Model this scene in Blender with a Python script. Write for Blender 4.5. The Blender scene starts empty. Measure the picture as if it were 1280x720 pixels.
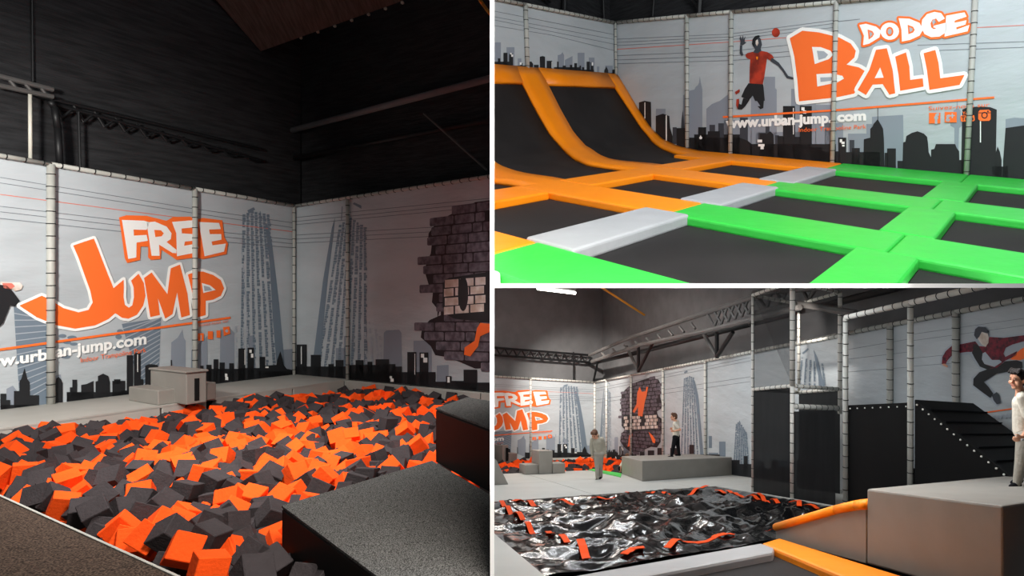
import bpy, bmesh, math, random
from mathutils import Vector, Matrix
from mathutils.geometry import tessellate_polygon
random.seed(7)
S = bpy.context.scene
COL = S.collection

# ---------------------------------------------------------------- camera
F, PX, PY = 800.0, 800.0, 340.0            # focal length and principal point for a 1280x720 frame
cam_data = bpy.data.cameras.new('camera')
cam_data.sensor_width = 36
cam_data.lens = F / 1280 * 36
cam_data.shift_x = (640 - PX) / 1280
cam_data.shift_y = (PY - 360) / 1280
cam_data.clip_start = 0.02
cam_data.clip_end = 200
cam = bpy.data.objects.new('camera', cam_data)
COL.objects.link(cam)
cam.location = (0, 0, 0)
cam.rotation_euler = (math.pi / 2, 0, 0)
S.camera = cam

# ---------------------------------------------------------------- world and exposure
w = bpy.data.worlds.new('world'); S.world = w
w.use_nodes = True
w.node_tree.nodes['Background'].inputs[0].default_value = (0.75, 0.8, 0.9, 1)
w.node_tree.nodes['Background'].inputs[1].default_value = 0.05
S.view_settings.view_transform = 'Standard'
S.view_settings.look = 'None'
S.view_settings.exposure = 0.0
S.view_settings.gamma = 1.0
S.view_settings.use_curve_mapping = False

def ray(u, v):
    return Vector(((u - PX) / F, 1.0, -(v - PY) / F))

# ---------------------------------------------------------------- the three halls
class Hall:
    """corner of two walls at the origin; x runs along the left wall, y along the right wall, z up the posts"""
    def __init__(s, vl, vr, corner, topv, H, up, umin, umax, vmin, vmax):
        depth = F * H / (corner[1] - topv)
        s.H = H
        s.O = ray(*corner) * depth
        e1 = -ray(*vr).normalized(); e2 = -ray(*vl).normalized(); e3 = up.normalized()
        s.e = Matrix((e1, e2, e3)).transposed()
        s.M = s.e.inverted()
        s.c = s.M @ (-s.O)
        s.planes = []
        def vert(u, sign):
            n = ray(u, PY).cross(Vector((0, 0, 1))).normalized() * sign   # + = towards larger u
            s.planes.append(n)
        def horz(v, sign):
            n = Vector((0, (v - PY) / F, 1)).normalized() * sign          # + = towards smaller v
            s.planes.append(n)
        if umax: vert(umax, 1)
        if umin: vert(umin, -1)
        if vmax: horz(vmax, -1)
        if vmin: horz(vmin, 1)
    def P(s, x, y, z): return s.O + s.e @ Vector((x, y, z))
    def on(s, ax, u, v, k=0.0):
        d = s.M @ ray(u, v)
        return s.c + d * ((k - s.c[ax]) / d[ax])
    def W(s, ax, u, v, k=0.0):
        return s.P(*s.on(ax, u, v, k))
    def lin(s, p): return s.M @ (p - s.O)

Z = Vector((0, 0, 1))
H1 = Hall((-508, 389), (1093, 381), (369, 468), 258, 3.3, Z, None, 612.6, None, None)
H2 = Hall((-65, 106), (1300, 134), (771, 182.7), 34.5, 3.3, -ray(872, 6800), 617.8, None, None, 354.3)
H3 = Hall((459, 533), (1830, 542), (744, 571), 478, 3.4, Z, 617.8, None, 359.8, None)

# ---------------------------------------------------------------- lamps of the halls and added fill lights
def area(name, loc, target, size, power, color, size_y=None, spread=None):
    d = bpy.data.lights.new(name, 'AREA'); d.energy = power; d.color = color
    d.shape = 'RECTANGLE'; d.size = size; d.size_y = size_y or size
    if spread: d.spread = spread
    o = bpy.data.objects.new(name, d); COL.objects.link(o)
    o.location = loc
    o.rotation_euler = (Vector(target) - Vector(loc)).to_track_quat('-Z', 'Y').to_euler()
    return o
def spot(name, loc, target, angle, power, color, blend=0.8, radius=0.15):
    d = bpy.data.lights.new(name, 'SPOT'); d.energy = power; d.color = color
    d.spot_size = math.radians(angle); d.spot_blend = blend; d.shadow_soft_size = radius
    o = bpy.data.objects.new(name, d); COL.objects.link(o)
    o.location = loc
    o.rotation_euler = (Vector(target) - Vector(loc)).to_track_quat('-Z', 'Y').to_euler()
    return o
WARM = (1, 0.93, 0.84); COOL = (0.92, 0.97, 1.0)
# foam pit hall
spot('hall_lamp', H1.P(7.2, 4.2, 3.4), H1.P(5.2, 0, 1.8), 85, 2300, (1, 0.97, 0.91), 1.0, 0.3)
area('pit_lamp', H1.P(4.9, 6.0, 4.4), H1.P(3.6, 5.4, -0.4), 1.6, 150, (1, 0.97, 0.92), spread=1.5)
area('block_fill', H1.P(6.0, 10.6, 3.4), H1.P(4.6, 8.6, 0.2), 1.0, 85, WARM, spread=1.6)  # unseen fill light added to brighten the carpet tops in the foreground
# trampoline hall
area('court_lamp', H2.P(9, 11, 6), H2.P(4.5, 7, 0), 4, 820, COOL)
area('court_lamp', H2.P(4, 10, 6), H2.P(1, 8, 0.5), 3, 220, COOL)
# airbag hall: unseen rows of fill light, added under the level divider
def fill_row(u0, u1, d, wid, power, col):
    n = Vector((0, (359.95 - PY) / F, 1)).normalized()
    a = ray(u0, 360.4) * d; b = ray(u1, 360.4) * d; c = (a + b) / 2
    dt = bpy.data.lights.new('ceiling_fill', 'AREA'); dt.shape = 'RECTANGLE'; dt.energy = power; dt.color = col
    dt.size = (b - a).length; dt.size_y = wid
    o = bpy.data.objects.new('ceiling_fill', dt); COL.objects.link(o)
    o.location = c
    z = n; x = Vector((1, 0, 0)); y = z.cross(x)
    o.rotation_euler = Matrix((x, y, z)).transposed().to_euler()
fill_row(650, 760, 20, 0.12, 230, WARM)
fill_row(680, 860, 16, 0.10, 130, COOL)
fill_row(650, 800, 12.5, 0.10, 45, COOL)
fill_row(900, 1010, 10.5, 0.10, 55, COOL)
fill_row(660, 860, 7.8, 0.10, 45, COOL)
fill_row(900, 1080, 6.4, 0.10, 50, WARM)
fill_row(1000, 1250, 7.0, 0.12, 60, COOL)
spot('corner_lamp', H3.W(1, 690, 380, 5.0), H3.P(0.6, 0.3, 2.2), 60, 3800, WARM, 1.0, 0.1)
ct = H3.on(0, 1020, 452)
spot('cage_fill', H3.P(1.75, ct[1] + 0.6, ct[2] + 1.1), H3.P(0, ct[1], ct[2]), 75, 230, WARM, 0.8, 0.1)  # unseen spot without a fixture, added to brighten the banner behind the cage
# unseen strips of light added to whiten the front edges of the dividers
def edge_fill(u, v, du, dv, power):
    c = ray(u, v) * 1.7
    dt = bpy.data.lights.new('edge_fill', 'AREA'); dt.shape = 'RECTANGLE'; dt.energy = power; dt.spread = math.radians(9)
    dt.size = max(0.012, du / F * 1.7); dt.size_y = max(0.012, dv / F * 1.7)
    o = bpy.data.objects.new('edge_fill', dt); COL.objects.link(o); o.location = c
    z = -ray(u if du < dv else PX, v if dv < du else PY).normalized(); x = Vector((1, 0, 0)); x = (x - z * x.dot(z)).normalized(); y = z.cross(x)
    o.rotation_euler = Matrix((x, y, z)).transposed().to_euler()
edge_fill(615.2, 360, 0, 780, 1.2)
edge_fill(950, 357.1, 690, 0, 1.0)

# ---------------------------------------------------------------- materials
def mat(name, col, rough=0.6, spec=0.3, noise=0.0, nscale=20, bump=0.0, bscale=30, metal=0, coat=0, stretch=(1, 1, 1), col2=None, alpha=None, detail=3):
    m = bpy.data.materials.new(name); m.use_nodes = True
    t = m.node_tree; n = t.nodes; b = n['Principled BSDF']
    b.inputs['Roughness'].default_value = rough
    b.inputs['Specular IOR Level'].default_value = spec
    b.inputs['Metallic'].default_value = metal
    b.inputs['Coat Weight'].default_value = coat
    tc = n.new('ShaderNodeTexCoord'); mp = n.new('ShaderNodeMapping')
    mp.inputs['Scale'].default_value = stretch
    t.links.new(tc.outputs['Object'], mp.inputs[0])
    c = tuple(col) + (1,)
    if noise or col2:
        nz = n.new('ShaderNodeTexNoise'); nz.inputs['Scale'].default_value = nscale; nz.inputs['Detail'].default_value = detail
        t.links.new(mp.outputs[0], nz.inputs[0])
        r = n.new('ShaderNodeValToRGB')
        r.color_ramp.elements[0].position = 0.35; r.color_ramp.elements[1].position = 0.65
        if col2: a, bb = c, tuple(col2) + (1,)
        else:
            a = tuple(x * (1 - noise) for x in col) + (1,); bb = tuple(min(1, x * (1 + noise)) for x in col) + (1,)
        r.color_ramp.elements[0].color = a; r.color_ramp.elements[1].color = bb
        t.links.new(nz.outputs[0], r.inputs[0]); t.links.new(r.outputs[0], b.inputs['Base Color'])
    else: b.inputs['Base Color'].default_value = c
    if bump:
        n2 = n.new('ShaderNodeTexNoise'); n2.inputs['Scale'].default_value = bscale; n2.inputs['Detail'].default_value = 4
        t.links.new(mp.outputs[0], n2.inputs[0])
        bp = n.new('ShaderNodeBump'); bp.inputs['Strength'].default_value = bump; bp.inputs['Distance'].default_value = 0.05
        t.links.new(n2.outputs[0], bp.inputs['Height']); t.links.new(bp.outputs[0], b.inputs['Normal'])
    if alpha is not None:
        tr = n.new('ShaderNodeBsdfTransparent'); mx = n.new('ShaderNodeMixShader'); mx.inputs[0].default_value = alpha
        t.links.new(tr.outputs[0], mx.inputs[1]); t.links.new(b.outputs[0], mx.inputs[2])
        t.links.new(mx.outputs[0], n['Material Output'].inputs[0])
    return m
def sr(r, g, b):
    f = lambda c: (c / 255 / 12.92) if c / 255 <= 0.04045 else ((c / 255 + 0.055) / 1.055) ** 2.4
    return (f(r), f(g), f(b))
M = {}
M['tarp'] = mat('printed_tarp', sr(180, 187, 192), 0.45, 0.35, 0.07, 0.6, 0.5, 1.6, stretch=(1, 1, 3))
M['white'] = mat('print_white', sr(246, 246, 244), 0.55, 0.2)
M['orange'] = mat('print_orange', sr(255, 116, 50), 0.5, 0.3)
M['red'] = mat('print_red', sr(215, 120, 105), 0.5)
M['line'] = mat('print_line', sr(120, 125, 132), 0.5)
M['blue'] = mat('print_blue_grey', sr(112, 126, 140), 0.5, bump=0.2, bscale=1.6)
M['blue2'] = mat('print_mid_grey', sr(140, 148, 160), 0.5, bump=0.2, bscale=1.6)
M['blue3'] = mat('print_light_grey', sr(168, 176, 186), 0.5, bump=0.2, bscale=1.6)
M['black'] = mat('print_black', sr(34, 35, 38), 0.5, bump=0.2, bscale=1.6)
M['charcoal'] = mat('print_charcoal', sr(62, 66, 74), 0.5)
M['brickp'] = mat('print_brick', sr(120, 112, 122), 0.6, 0.2, col2=sr(78, 70, 78), nscale=9)
M['brickw'] = mat('print_white_brick', sr(238, 234, 230), 0.6, 0.2, col2=sr(196, 176, 160), nscale=5)
M['mortar'] = mat('print_mortar', sr(48, 40, 44), 0.6, 0.2)
M['skin'] = mat('skin', sr(205, 150, 122), 0.55, 0.4, 0.05, 15)
M['jersey'] = mat('print_jersey', sr(190, 62, 40), 0.5, col2=sr(120, 40, 30), nscale=4)
M['plaid'] = mat('print_plaid', sr(130, 30, 50), 0.5, col2=sr(60, 20, 34), nscale=14)
M['pad'] = mat('post_padding', sr(176, 176, 170), 0.5, 0.3, 0.05, 6, 0.1, 20)
M['padw'] = mat('post_padding_white', sr(215, 213, 206), 0.45, 0.3, 0.04, 6, 0.1, 20)
M['lace'] = mat('lacing_cord', sr(28, 28, 28), 0.7)
M['wallblack'] = mat('black_cladding', sr(46, 46, 48), 0.7, 0.2, 0.3, 3, 0.5, 6, stretch=(0.6, 0.6, 6))
M['wallgrey'] = mat('dark_grey_cladding', sr(118, 118, 120), 0.7, 0.2, 0.08, 2, 0.2, 3)
M['roof'] = mat('roof_panel', sr(96, 82, 76), 0.8, 0.1, 0.2, 3, stretch=(8, 1, 1))
M['steel'] = mat('black_steel', sr(24, 24, 26), 0.5, 0.4)
M['steelg'] = mat('grey_steel', sr(88, 86, 85), 0.5, 0.4, 0.1, 4)
M['ledge'] = mat('grey_vinyl', sr(172, 170, 164), 0.5, 0.35, 0.04, 2, 0.05, 8)
M['vinyl'] = mat('grey_vinyl_box', sr(140, 136, 130), 0.5, 0.35, 0.04, 3, 0.05, 8)
M['floor3'] = mat('grey_vinyl_floor', sr(178, 178, 174), 0.45, 0.35, 0.04, 1.2, 0.05, 5)
M['carpetb'] = mat('brown_carpet', sr(96, 80, 70), 0.95, 0.1, col2=sr(48, 40, 36), nscale=110, bump=0.4, bscale=120, detail=0)
M['carpetg'] = mat('grey_carpet', sr(108, 108, 107), 0.95, 0.1, col2=sr(44, 44, 44), nscale=190, bump=0.4, bscale=120, detail=0)
M['blackv'] = mat('black_vinyl', sr(9, 9, 10), 0.6, 0.15)
M['foamo'] = mat('orange_foam', sr(250, 84, 22), 0.85, 0.15, 0.05, 12, 0.15, 60)
M['foamk'] = mat('charcoal_foam', sr(58, 53, 55), 0.9, 0.15, 0.08, 12, 0.2, 60)
M['mato'] = mat('orange_pad', sr(255, 142, 12), 0.42, 0.4, 0.03, 3, 0.25, 2.5)
M['matg'] = mat('green_pad', sr(50, 186, 64), 0.42, 0.4, 0.03, 3, 0.3, 2.5)
M['matgy'] = mat('grey_pad', sr(170, 170, 172), 0.42, 0.4, 0.03, 3, 0.3, 2.5)
M['bed'] = mat('trampoline_mesh', sr(33, 30, 30), 0.7, 0.25, 0.2, 1.2, 0.1, 200)
M['gap'] = mat('dark_gap', sr(12, 12, 12), 0.9)
M['bag'] = mat('black_pvc', sr(10, 10, 12), 0.13, 0.55, bump=0.12, bscale=4)
M['strap'] = mat('orange_strap', sr(235, 78, 22), 0.7, 0.15)
M['net'] = mat('black_netting', sr(58, 58, 60), 0.8, 0.1, alpha=0.5)
M['netd'] = mat('dense_black_netting', sr(40, 41, 43), 0.7, 0.15, 0.15, 1.5, alpha=0.965, stretch=(4, 4, 0.5))
M['part'] = mat('white_divider', sr(250, 250, 250), 0.6, 0.2)
M['hood'] = mat('beige_grey_cotton', sr(160, 155, 142), 0.9, 0.1, 0.06, 8, 0.3, 20)
M['trous'] = mat('light_grey_cotton', sr(152, 147, 138), 0.9, 0.1, 0.06, 8, 0.4, 20)
M['tee'] = mat('white_cotton', sr(208, 201, 188), 0.9, 0.1, 0.03, 8, 0.3, 15)
M['dark'] = mat('black_cotton', sr(26, 26, 30), 0.9, 0.1)
M['hair'] = mat('dark_hair', sr(30, 21, 18), 0.6, 0.3, 0.3, 40, 0.5, 60)
M['hairb'] = mat('brown_hair', sr(92, 62, 46), 0.6, 0.3, 0.2, 40, 0.5, 60)
M['eye'] = mat('eye', sr(30, 22, 20), 0.3)
M['lip'] = mat('lip', sr(170, 90, 80), 0.5)
M['pipe'] = mat('yellow_pipe', sr(220, 150, 50), 0.5)
M['chrome'] = mat('galvanised_pipe', sr(215, 212, 200), 0.35, 0.5)
def emis(name, col, s):
    m = bpy.data.materials.new(name); m.use_nodes = True
    b = m.node_tree.nodes['Principled BSDF']; b.inputs['Emission Color'].default_value = tuple(col) + (1,); b.inputs['Emission Strength'].default_value = s
    return m
M['tube'] = emis('lit_tube', (1, 0.96, 0.88), 12)

# ---------------------------------------------------------------- object helpers
def tag(o, label=None, cat=None, group=None, kind=None):
    if label: o['label'] = label
    if cat: o['category'] = cat
    if group: o['group'] = group
    if kind: o['kind'] = kind
    return o
def thing(name, loc, label, cat, group=None):
    o = bpy.data.objects.new(name, None); COL.objects.link(o); o.location = loc; o.empty_display_size = 0.1
    return tag(o, label, cat, group)
def wloc(o):
    p = Vector(o.location)
    while o.parent: o = o.parent; p += o.location
    return p
def clip(bm, hall):
    for n in hall.planes:
        if any(v.co.dot(n) > 1e-4 for v in bm.verts):
            bmesh.ops.bisect_plane(bm, geom=bm.verts[:] + bm.edges[:] + bm.faces[:], plane_co=(0, 0, 0), plane_no=n, clear_outer=True)
    return bm
def link(name, bm, m, parent=None, hall=None, smooth=False, label=None, cat=None, group=None, kind=None, base=None):
    """bm holds WORLD coordinates; it becomes one mesh object with its origin at its base"""
    if hall: clip(bm, hall)
    if not bm.faces:
        bm.free(); return None
    if parent is not None: org = wloc(parent)
    elif base is not None: org = Vector(base)
    else:
        xs = [v.co for v in bm.verts]
        org = Vector(((min(c.x for c in xs) + max(c.x for c in xs)) / 2, (min(c.y for c in xs) + max(c.y for c in xs)) / 2, min(c.z for c in xs)))
    for v in bm.verts: v.co -= org
    me = bpy.data.meshes.new(name); bm.to_mesh(me); bm.free()
    me.materials.append(m)
    if smooth:
        for p in me.polygons: p.use_smooth = True
    o = bpy.data.objects.new(name, me); COL.objects.link(o)
    if parent is not None: o.parent = parent
    else: o.location = org
    return tag(o, label, cat, group, kind)
def B(): return bmesh.new()
def add(bm, pts, faces):
    vs = [bm.verts.new(p) for p in pts]
    for f in faces:
        try: bm.faces.new([vs[i] for i in f])
        except ValueError: pass
    return vs
def prism(bm, base, top):
    n = len(base)
    add(bm, list(base) + list(top), [tuple(range(n))[::-1], tuple(range(n, 2 * n))] + [(i, (i + 1) % n, n + (i + 1) % n, n + i) for i in range(n)])
def fix(bm, bevel=0, seg=2):
    bmesh.ops.recalc_face_normals(bm, faces=bm.faces[:])
    if bevel:
        bmesh.ops.bevel(bm, geom=bm.edges[:], offset=bevel, segments=seg, profile=0.5, affect='EDGES', clamp_overlap=True)
    return bm
def rbox(hall, x0, x1, y0, y1, z0, z1, bevel=0, seg=2):
    bm = B(); q = [(x0, y0), (x1, y0), (x1, y1), (x0, y1)]
    prism(bm, [hall.P(x, y, z0) for x, y in q], [hall.P(x, y, z1) for x, y in q])
    return fix(bm, bevel, seg)
def rprism(hall, poly, z0, z1, bevel=0, seg=2):
    bm = B(); prism(bm, [hall.P(x, y, z0) for x, y in poly], [hall.P(x, y, z1) for x, y in poly])
    return fix(bm, bevel, seg)
def tube(bm, a, b, r, n=8, r2=None):
    a = Vector(a); b = Vector(b); d = (b - a)
    if d.length < 1e-6: return
    q = d.to_track_quat('Z', 'Y'); r2 = r if r2 is None else r2
    ring = lambda c, rr: [c + q @ Vector((math.cos(6.28318 * i / n) * rr, math.sin(6.28318 * i / n) * rr, 0)) for i in range(n)]
    prism(bm, ring(a, r), ring(b, r2))
def poly_tube(bm, pts, r, n=6):
    for a, b in zip(pts, pts[1:]): tube(bm, a, b, r, n)
def hole_strip(*a): pass

# ---------------------------------------------------------------- padded posts and rails with cord lacing
def laced(name, a, b, r, hall, label, cat, group=None, m='pad', step=0.17, parent=None, lace_r=None):
    a = Vector(a); b = Vector(b); d = b - a; L = d.length; u = d / L
    bm = B(); tube(bm, a, b, r, 12)
    o = link(name, bm, M[m], parent, hall, True, label, cat, group)
    if o is None: return None
    bm = B(); k = step * 0.6
    while k < L:
        c = a + u * k
        tube(bm, c - u * 0.006, c + u * 0.006, (lace_r or r * 1.06 + 0.003), 10)
        k += step
    link('lacing', bm, M['lace'], o, hall, kind='stuff')
    return o

# ---------------------------------------------------------------- walls of printed banners
class Wall:
    def __init__(s, hall, side):
        s.h = hall; s.ax = 1 if side == 'L' else 0; s.ai = 0 if side == 'L' else 1; s.panels = []
    def pt(s, a, z, off=0.0):
        return s.h.P(a, off, z) if s.ax == 1 else s.h.P(off, a, z)
    def m(s, u, v):
        p = s.h.on(s.ax, u, v); return (p[s.ai], p[2])
    def a(s, u): return s.m(u, 300)[0]
    def panel(s, a0, a1, label, group, z0=0.0, z1=None, material='tarp'):
        z1 = z1 or s.h.H
        bm = B(); n = 6
        g = [[s.pt(a0 + (a1 - a0) * i / n, z0 + (z1 - z0) * j / n, 0.012 * math.sin(i * 1.9 + j) * (0 < i < n) * (0 < j < n) * 0) for j in range(n + 1)] for i in range(n + 1)]
        back = [s.pt(a0, z0, -0.01), s.pt(a1, z0, -0.01), s.pt(a1, z1, -0.01), s.pt(a0, z1, -0.01)]
        vs = [[bm.verts.new(p) for p in r] for r in g]
        for i in range(n):
            for j in range(n): bm.faces.new((vs[i][j], vs[i + 1][j], vs[i + 1][j + 1], vs[i][j + 1]))
        add(bm, back, [(0, 1, 2, 3)])
        base = s.pt((a0 + a1) / 2, z0)
        o = link('printed_banner', bm, M[material], None, s.h, False, label, 'banner', group, base=base)
        if o: s.panels.append((a0, a1, z0, z1, o))
        return o
    def art(s, name, polys, m, layer=1, px=True, label=None, kind=None, fmap=None):
        f = fmap or (s.m if px else (lambda a, z: (a, z)))
        tri = []
        for ip, poly in enumerate(polys):
            q = [f(*p) for p in poly]; dz = 0.003 * ip / len(polys)     # later pieces lie a hair above earlier ones
            v3 = [Vector((x, y, 0)) for x, y in q]
            for t in tessellate_polygon([v3]): tri.append([(q[i][0], q[i][1], dz) for i in t])
        if kind is None and len(polys) > 1 and (name.endswith('skyline') or name in ('letter_eye', 'printed_limb', 'printed_leg', 'printed_shoe', 'small_marks')):
            nm = {'small_marks': 'square_mark'}.get(name, 'printed_building' if name.endswith('skyline') else name)
            for q in polys: s.art(nm, [q], m, layer, px, label, kind, fmap)
            return
        for a0, a1, z0, z1, o in s.panels:
            bm = B()
            for t in tri:
                if max(p[0] for p in t) < a0 or min(p[0] for p in t) > a1: continue
                ar = (t[1][0] - t[0][0]) * (t[2][1] - t[0][1]) - (t[2][0] - t[0][0]) * (t[1][1] - t[0][1])
                if abs(ar) < 1e-9: continue
                add(bm, [p for p in (t if (ar > 0) == (s.ax == 0) else t[::-1])], [(0, 1, 2)])
            for co, no in (((a0, 0, 0), (-1, 0, 0)), ((a1, 0, 0), (1, 0, 0)), ((0, z0 + 0.005, 0), (0, -1, 0)), ((0, z1 - 0.02, 0), (0, 1, 0))):
                if bm.faces: bmesh.ops.bisect_plane(bm, geom=bm.verts[:] + bm.edges[:] + bm.faces[:], plane_co=co, plane_no=no, clear_outer=True)
            if not bm.faces: bm.free(); continue
            for v in bm.verts: v.co = s.pt(v.co.x, v.co.y, 0.004 * layer + v.co.z)
            link(name, bm, M[m], o, s.h, label=label, kind=kind)

def stroke(poly, w, closed=True):
    out = []; n = len(poly)
    for i in range(n if closed else n - 1):
        (x0, y0), (x1, y1) = poly[i], poly[(i + 1) % n]
        L = math.hypot(x1 - x0, y1 - y0) or 1e-6
        nx, ny = -(y1 - y0) / L * w / 2, (x1 - x0) / L * w / 2
        out.append([(x0 + nx, y0 + ny), (x1 + nx, y1 + ny), (x1 - nx, y1 - ny), (x0 - nx, y0 - ny)])
    if closed:
        for x, y in poly: out.append([(x + math.cos(k * math.pi / 4) * w / 2, y + math.sin(k * math.pi / 4) * w / 2) for k in range(8)])
    return out
def zz(pts, s, ox, oy): return [(ox + x / s, oy + y / s) for x, y in pts]
def ell(cx, cy, rx, ry, n=18): return [(cx + rx * math.cos(i * 2 * math.pi / n), cy + ry * math.sin(i * 2 * math.pi / n)) for i in range(n)]
def rect(x0, y0, x1, y1): return [(x0, y0), (x1, y0), (x1, y1), (x0, y1)]
def bars_px(lines, w): 
    out = []
    for l in lines: out += stroke(l, w, False)
    return out
def text_tris(body, p0, p1, h, bold=0.02, slant=0.0):
    """text whose baseline runs p0 -> p1 (pixels) and whose cap height is h pixels; returns pixel triangles"""
    cu = bpy.data.curves.new('t', 'FONT'); cu.body = body; cu.offset = bold; cu.resolution_u = 3
    o = bpy.data.objects.new('t', cu); COL.objects.link(o)
    dg = bpy.context.evaluated_depsgraph_get(); me = bpy.data.meshes.new_from_object(o.evaluated_get(dg))
    bpy.data.objects.remove(o); bpy.data.curves.remove(cu)
    xs = [v.co.x for v in me.vertices]; x0, x1 = min(xs), max(xs)
    dx, dy = (p1[0] - p0[0]) / (x1 - x0), (p1[1] - p0[1]) / (x1 - x0)
    out = []
    me.calc_loop_triangles()
    for t in me.loop_triangles:
        out.append([(p0[0] + (me.vertices[i].co.x - x0) * dx, p0[1] + (me.vertices[i].co.x - x0) * dy - me.vertices[i].co.y * h / 0.7) for i in t.vertices])
    bpy.data.meshes.remove(me)
    return out
def slanted_tower(cols, rows, w, seed=1, gap=0.35):
    """columns of printed windows; each column is (top point, bottom point)"""
    rnd = random.Random(seed); out = []
    for (a, b) in cols:
        k = 0.0
        while k < 1:
            l = rnd.uniform(0.5, 1.4) / rows
            if rnd.random() > gap * 0.6:
                x0, y0 = a[0] + (b[0] - a[0]) * k, a[1] + (b[1] - a[1]) * k
                k2 = min(1, k + l * 0.86)
                x1, y1 = a[0] + (b[0] - a[0]) * k2, a[1] + (b[1] - a[1]) * k2
                ww = w * rnd.uniform(0.6, 1.1)
                out.append([(x0, y0), (x0 + ww, y0), (x1 + ww, y1), (x1, y1)])
            k += l
    return out
def bricks_px(outline, rows, bw, seed=3, g=1.2):
    """bricks laid in rows between the row lines, kept where their middle lies inside the outline"""
    def inside(x, y):
        c = False; n = len(outline)
        for i in range(n):
            (x0, y0), (x1, y1) = outline[i], outline[(i + 1) % n]
            if (y0 > y) != (y1 > y) and x < (x1 - x0) * (y - y0) / (y1 - y0) + x0: c = not c
        return c
    rnd = random.Random(seed); out = []
    us = [p[0] for p in outline]; u0, u1 = min(us), max(us)
    for r, (f0, f1) in enumerate(zip(rows, rows[1:])):
        x = u0 - rnd.random() * bw
        while x < u1:
            l = bw * rnd.choice((0.5, 1, 1, 1.2)); xe = x + l
            xm = (x + xe) / 2; ym = (f0(xm) + f1(xm)) / 2
            if inside(xm, ym):
                a, b = x + g / 2, xe - g / 2; c = g * 0.8
                out.append([(a, f0(a) + g / 2 + c), (a + c, f0(a) + g / 2), (b - c, f0(b) + g / 2), (b, f0(b) + g / 2 + c), (b, f1(b) - g / 2 - c), (b - c, f1(b) - g / 2), (a + c, f1(a) - g / 2), (a, f1(a) - g / 2 - c)])
            x = xe
    return out
# ================================================================ added dividers between the three halls, not walls of the place
def wedge(name, corners_near, d0, d1):
    bm = B(); prism(bm, [ray(*c) * d0 for c in corners_near], [ray(*c) * d1 for c in corners_near])
    o = link(name, fix(bm), M['part'], kind='structure'); return o
wedge('divider_upright', [(612.6, -500), (617.8, -500), (617.8, 1300), (612.6, 1300)], 2.6, 34)
wedge('divider_level', [(617.8, 354.4), (1500, 354.4), (1500, 359.8), (617.8, 359.8)], 2.6, 34)

# ================================================================ HALL 1: the foam pit
H = H1
# dark cladding above and behind the banners, roof
link('wall_left', rbox(H, -0.5, 9, -0.75, -0.55, -1.2, 9), M['wallblack'], hall=H, kind='structure')
link('wall_right', rbox(H, -0.75, -0.55, -0.75, 9, -1.2, 9), M['wallblack'], hall=H, kind='structure')
bm = B()
q = [H.W(1, 268, -2, -0.5), H.W(1, 326, 64, -0.5), H.W(0, 515, -3, -0.5), H.P(6, 7, 9.5), H.P(7, 0, 9.5)]
prism(bm, q, [p + Vector((0, 0, 0.1)) for p in q]); link('ceiling', fix(bm), M['roof'], hall=H, kind='structure')
bm = B()
for i in range(9):
    f = i / 9.0
    p = H.W(0, 334 + 190 * f, 62 - 66 * f, -0.42)
    bmesh.ops.create_icosphere(bm, subdivisions=1, radius=0.035, matrix=Matrix.Translation(p))
link('roof_fixings', bm, M['chrome'], hall=H, label='row of small bright fixings along the edge of the brown roof panels', cat='fixings', kind='stuff')
bm = B(); poly_tube(bm, [H.W(0, 596, -6, 0.4), H.W(0, 604, 6, 0.4), H.W(0, 613, 18, 0.4)], 0.025)
link('hanging_cable', bm, M['pipe'], hall=H, smooth=True, label='ochre cable loop hanging at the top right of the foam pit hall', cat='cable')

def truss(hall, ax, k, top, bot, struts, r, name, label, m='steel', rs=None, cut=None):
    root = thing(name, hall.W(ax, *bot[0], k), label, 'truss')
    bm = B(); poly_tube(bm, [hall.W(ax, *p, k) for p in top], r, 8); link('top_chord', bm, M[m], root, hall)
    bm = B(); poly_tube(bm, [hall.W(ax, *p, k) for p in bot], r, 8); link('bottom_chord', bm, M[m], root, hall)
    for a, b in struts:
        bm = B(); tube(bm, hall.W(ax, *a, k), hall.W(ax, *b, k), rs or r * 0.6, 6); link('strut', bm, M[m], root, hall)
    return root
st = []
for i in range(10):
    u = 66 + i * 26; f = u / 325.0
    t = 92 + 92 * f; st.append(((u, t + 14), (u + 12, t + 40 - 18 * f))); st.append(((u + 26, t + 24), (u + 12, t + 40 - 18 * f)))
truss(H, 1, -0.3, [(-5, 94), (66, 112)], [(-5, 106), (66, 121)], [((10, 98), (20, 110)), ((30, 103), (40, 115)), ((50, 108), (58, 119))], 0.035, 'roof_truss', 'black box truss end high above the left banner', 'steelg')
truss(H, 1, -0.4, [(40, 118), (325, 186)], [(60, 128), (325, 200)], st, 0.03, 'bracket_beam', 'dark beam with hanging brackets high on the left cladding')
bm = B(); tube(bm, H.W(1, 37.5, 118, -0.2), H.W(1, 38, 200, -0.2), 0.022, 10)
link('drop_pipe', bm, M['chrome'], hall=H, smooth=True, label='thin bright metal pipe dropping behind the left banner', cat='pipe')
bm = B(); poly_tube(bm, [H.W(1, 62, 126, -0.25), H.W(1, 68, 134, -0.25), H.W(1, 72, 160, -0.25), H.W(1, 75, 208, -0.25)], 0.045, 8)
link('cable_duct', bm, M['steel'], hall=H, smooth=True, label='thick black duct bending down behind the left banner', cat='duct')
bm = B(); tube(bm, H.W(1, 98, 140, -0.35), H.W(1, 100, 216, -0.35), 0.018)
link('cable', bm, M['steel'], hall=H, label='thin black cable dropping beside the thick duct', cat='cable')
bm = B(); tube(bm, H.W(1, 40, -5, -0.5), H.W(1, 41, 102, -0.5), 0.015)
link('cable', bm, M['steel'], hall=H, label='thin vertical cable running down the cladding at upper left', cat='cable')
bm = B(); poly_tube(bm, [H.W(0, 330, 172, -0.3), H.W(0, 613, 98, -0.3)], 0.06, 8)
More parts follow.
